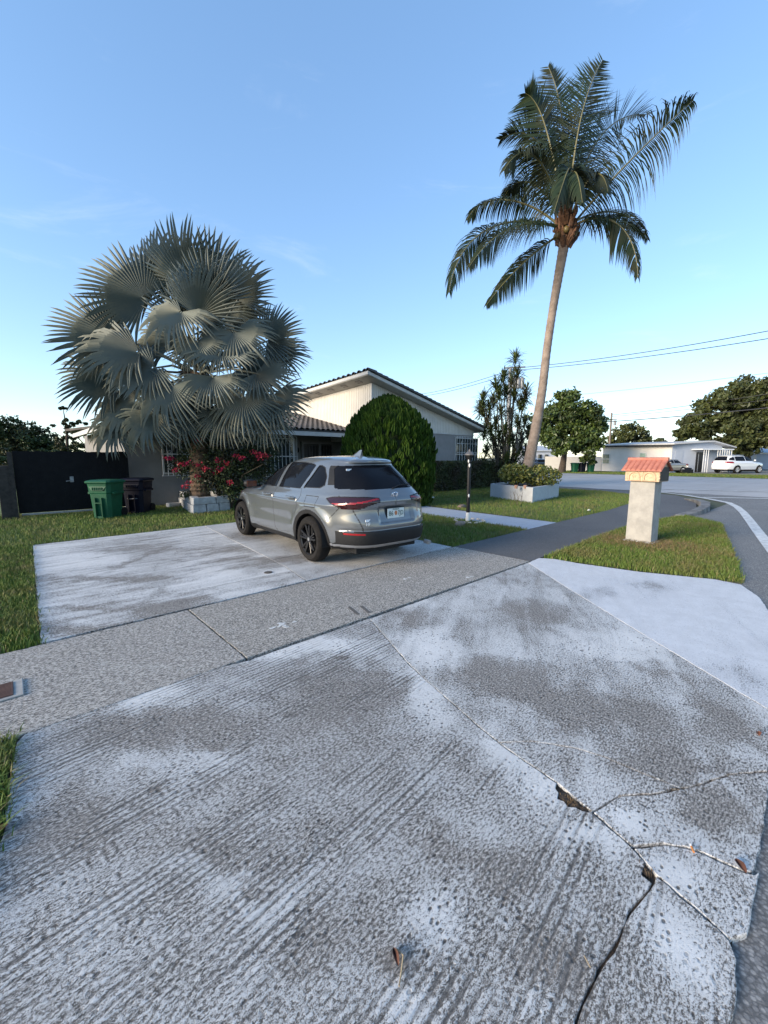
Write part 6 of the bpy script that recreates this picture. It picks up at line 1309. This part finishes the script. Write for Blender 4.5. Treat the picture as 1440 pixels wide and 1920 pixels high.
# meter cover set in the pavement
mc = g2(14, 1298); mt_ = thing('meter_cover', (mc[0]-.045, mc[1]+.0, .004), 'rusty brown meter cover in a concrete collar in the pavement', 'meter cover', rz=R(0))
MB().box(-.19,.125,-.13,.13,.0,.012).build('collar', simple('collar', (.40,.385,.35), (.30,.29,.27), .9, 20, .4), mt_, rel=False, bevel=.02)
cv = MB().box(-.17,.075,-.105,.105,.012,.018).build('cover', simple('rust_cover', (.12,.062,.045), (.085,.045,.035), .8, 12, .3), mt_, rel=False, bevel=.01)
m = MB()
for k in range(11): y = -.095+k*.019; m.box(-.16,.065,y-.002,y+.002,.0181,.0205)
m.box(-.08,-.03,-.03,.03,.0206,.022); m.build('ribs', simple('rust_rib', (.16,.085,.06), None, .8), cv, rel=False)
# drain cap in the pad
o = MB().lathe([(.055,.0),(.055,.004),(.045,.006)], 16).build('drain_cap', simple('drain_iron', (.10,.085,.07), (.05,.045,.04), .8, 30), None); dq = g2(503,1074); o.location = (*dq, .0045); tag(o, 'small round iron drain cap in the parking pad', 'drain cap')
# litter
def leaf_obj(px_, py_, L, w_, mat, rz, label, name='fallen_leaf', cat='leaf', z=.006):
    vs = []; n = 7
    for k in range(n): t = k/(n-1); ww = w_*math.sin(math.pi*(.06+.9*t)); vs += [(L*(t-.5),-ww,.008*abs(math.sin(3*t))+.006),(L*(t-.5),0,.004*math.sin(5*t)),(L*(t-.5),ww,.010*abs(math.sin(2.4*t)))]
    o = MB().add(vs, [(3*k,3*k+3,3*k+4,3*k+1) for k in range(n-1)]+[(3*k+1,3*k+4,3*k+5,3*k+2) for k in range(n-1)]).build(name, mat, None, smooth=True); q = g2(px_,py_); o.location = (*q, z); o.rotation_euler = (0,0,rz); return tag(o, label, cat)
brl = simple('leaf_brown', (.10,.035,.02), (.055,.025,.015), .8, 40)
leaf_obj(1422,1378,.035,.012,simple('leaf_rust', (.22,.08,.04), (.12,.05,.03), .7, 30),.3,'reddish dry leaf near the right edge of the apron')
leaf_obj(1388,1627,.05,.012,brl,.8,'dark dry leaf in the crack at the lower right'); leaf_obj(5,1556,.04,.018,simple('leaf_orange', (.35,.10,.03), None, .7),1.0,'orange leaf in the grass at the left edge')
leaf_obj(742,1798,.045,.008,brl,1.2,'curled dark dry leaf on the apron at the bottom centre')
def straw(pts, r, label, mat):
    o = MB().tube([(*g2(*p), .006+.01*(k % 2)) for k, p in enumerate(pts)], r, 5).build('straw', mat, None, smooth=True); return tag(o, label, 'straw')
stw = simple('straw', (.42,.33,.20), (.30,.22,.13), .8, 30)
straw([(744,1782),(756,1800),(752,1830),(748,1858)], .0022, 'pale bent straw beside the curled dry leaf', stw); straw([(1095,1795),(1106,1822)], .0016, 'short pale straw lying on the lower apron', stw); straw([(583,1560),(572,1600),(560,1635)], .0012, 'thin dark straw on the middle of the apron', simple('straw_dark', (.05,.04,.03), None, .8))
cb = thing('cigarette_butt', (*g2(1297,1594), .010), 'orange and white cigarette butt on the crack at lower right', 'cigarette butt', rz=.5)
MB().tube([(-.018,0,0),(.006,0,0)], .004, 8).build('filter', simple('filter_orange', (.50,.20,.06), (.42,.16,.05), .8, 30), cb, rel=False); MB().tube([(.006,0,0),(.014,0,.0005)], .0039, 8).build('paper', M['white_paint'], cb, rel=False)
# white lawn litter
for (x, y, lab) in ((1104,958,'white scrap of paper on the lawn left of the pillar mailbox'),(812,934,'white pebble at the foot of the cypress bush')):
    o = MB().blob((0,0,.02), (.05,.04,.03), 8, 5, .25).build('litter', M['white_paint'], None, smooth=True); q = g2(x,y); o.location = (*q, 0); tag(o, lab, 'litter')

# old paint splashes and scrapes on the pavement
def splash(px_, py_, r0, n, mat, label, name='paint_splash', cat='paint mark', sx=1.0):
    m = MB(); q = g2(px_, py_)
    for k in range(n):
        cx, cy, r = random.gauss(0, r0)*sx, random.gauss(0, r0*.45), random.uniform(.15,.5)*r0; pts = []
        for j in range(9): a = 2*math.pi*j/9; rr_ = r*random.uniform(.6,1.25); pts.append((q[0]+cx+rr_*math.cos(a)*1.4, q[1]+cy+rr_*math.sin(a)*.7))
        m.prism(pts, .0041, .0052+.00012*k)
    return tag(m.build(name, mat, None), label, cat)
wpm = simple('splash_white', (.62,.62,.60), (.45,.45,.43), .8, 60)
splash(528,1174,.055,9,wpm,'white paint splash on the pavement left of the dark scrapes'); splash(878,1083,.05,4,wpm,'faint white paint mark on the pavement beside the apron corner'); splash(765,1083,.05,4,wpm,'faint white paint mark on the pavement behind the car')
for k, (a_, c_) in enumerate((((655,1139),(672,1153)),((677,1137),(693,1150)))):
    p0, p1 = g2(*a_), g2(*c_); o = MB().bar((p0[0],p0[1],.0045),(p1[0],p1[1],.0045),.035,.003).build('scrape_mark', simple('scrape_dark', (.07,.065,.06), (.13,.12,.11), .9, 60), None); tag(o, 'short dark scrape across the pavement edge, ' + ('left' if k == 0 else 'right') + ' of the pair', 'scrape mark')
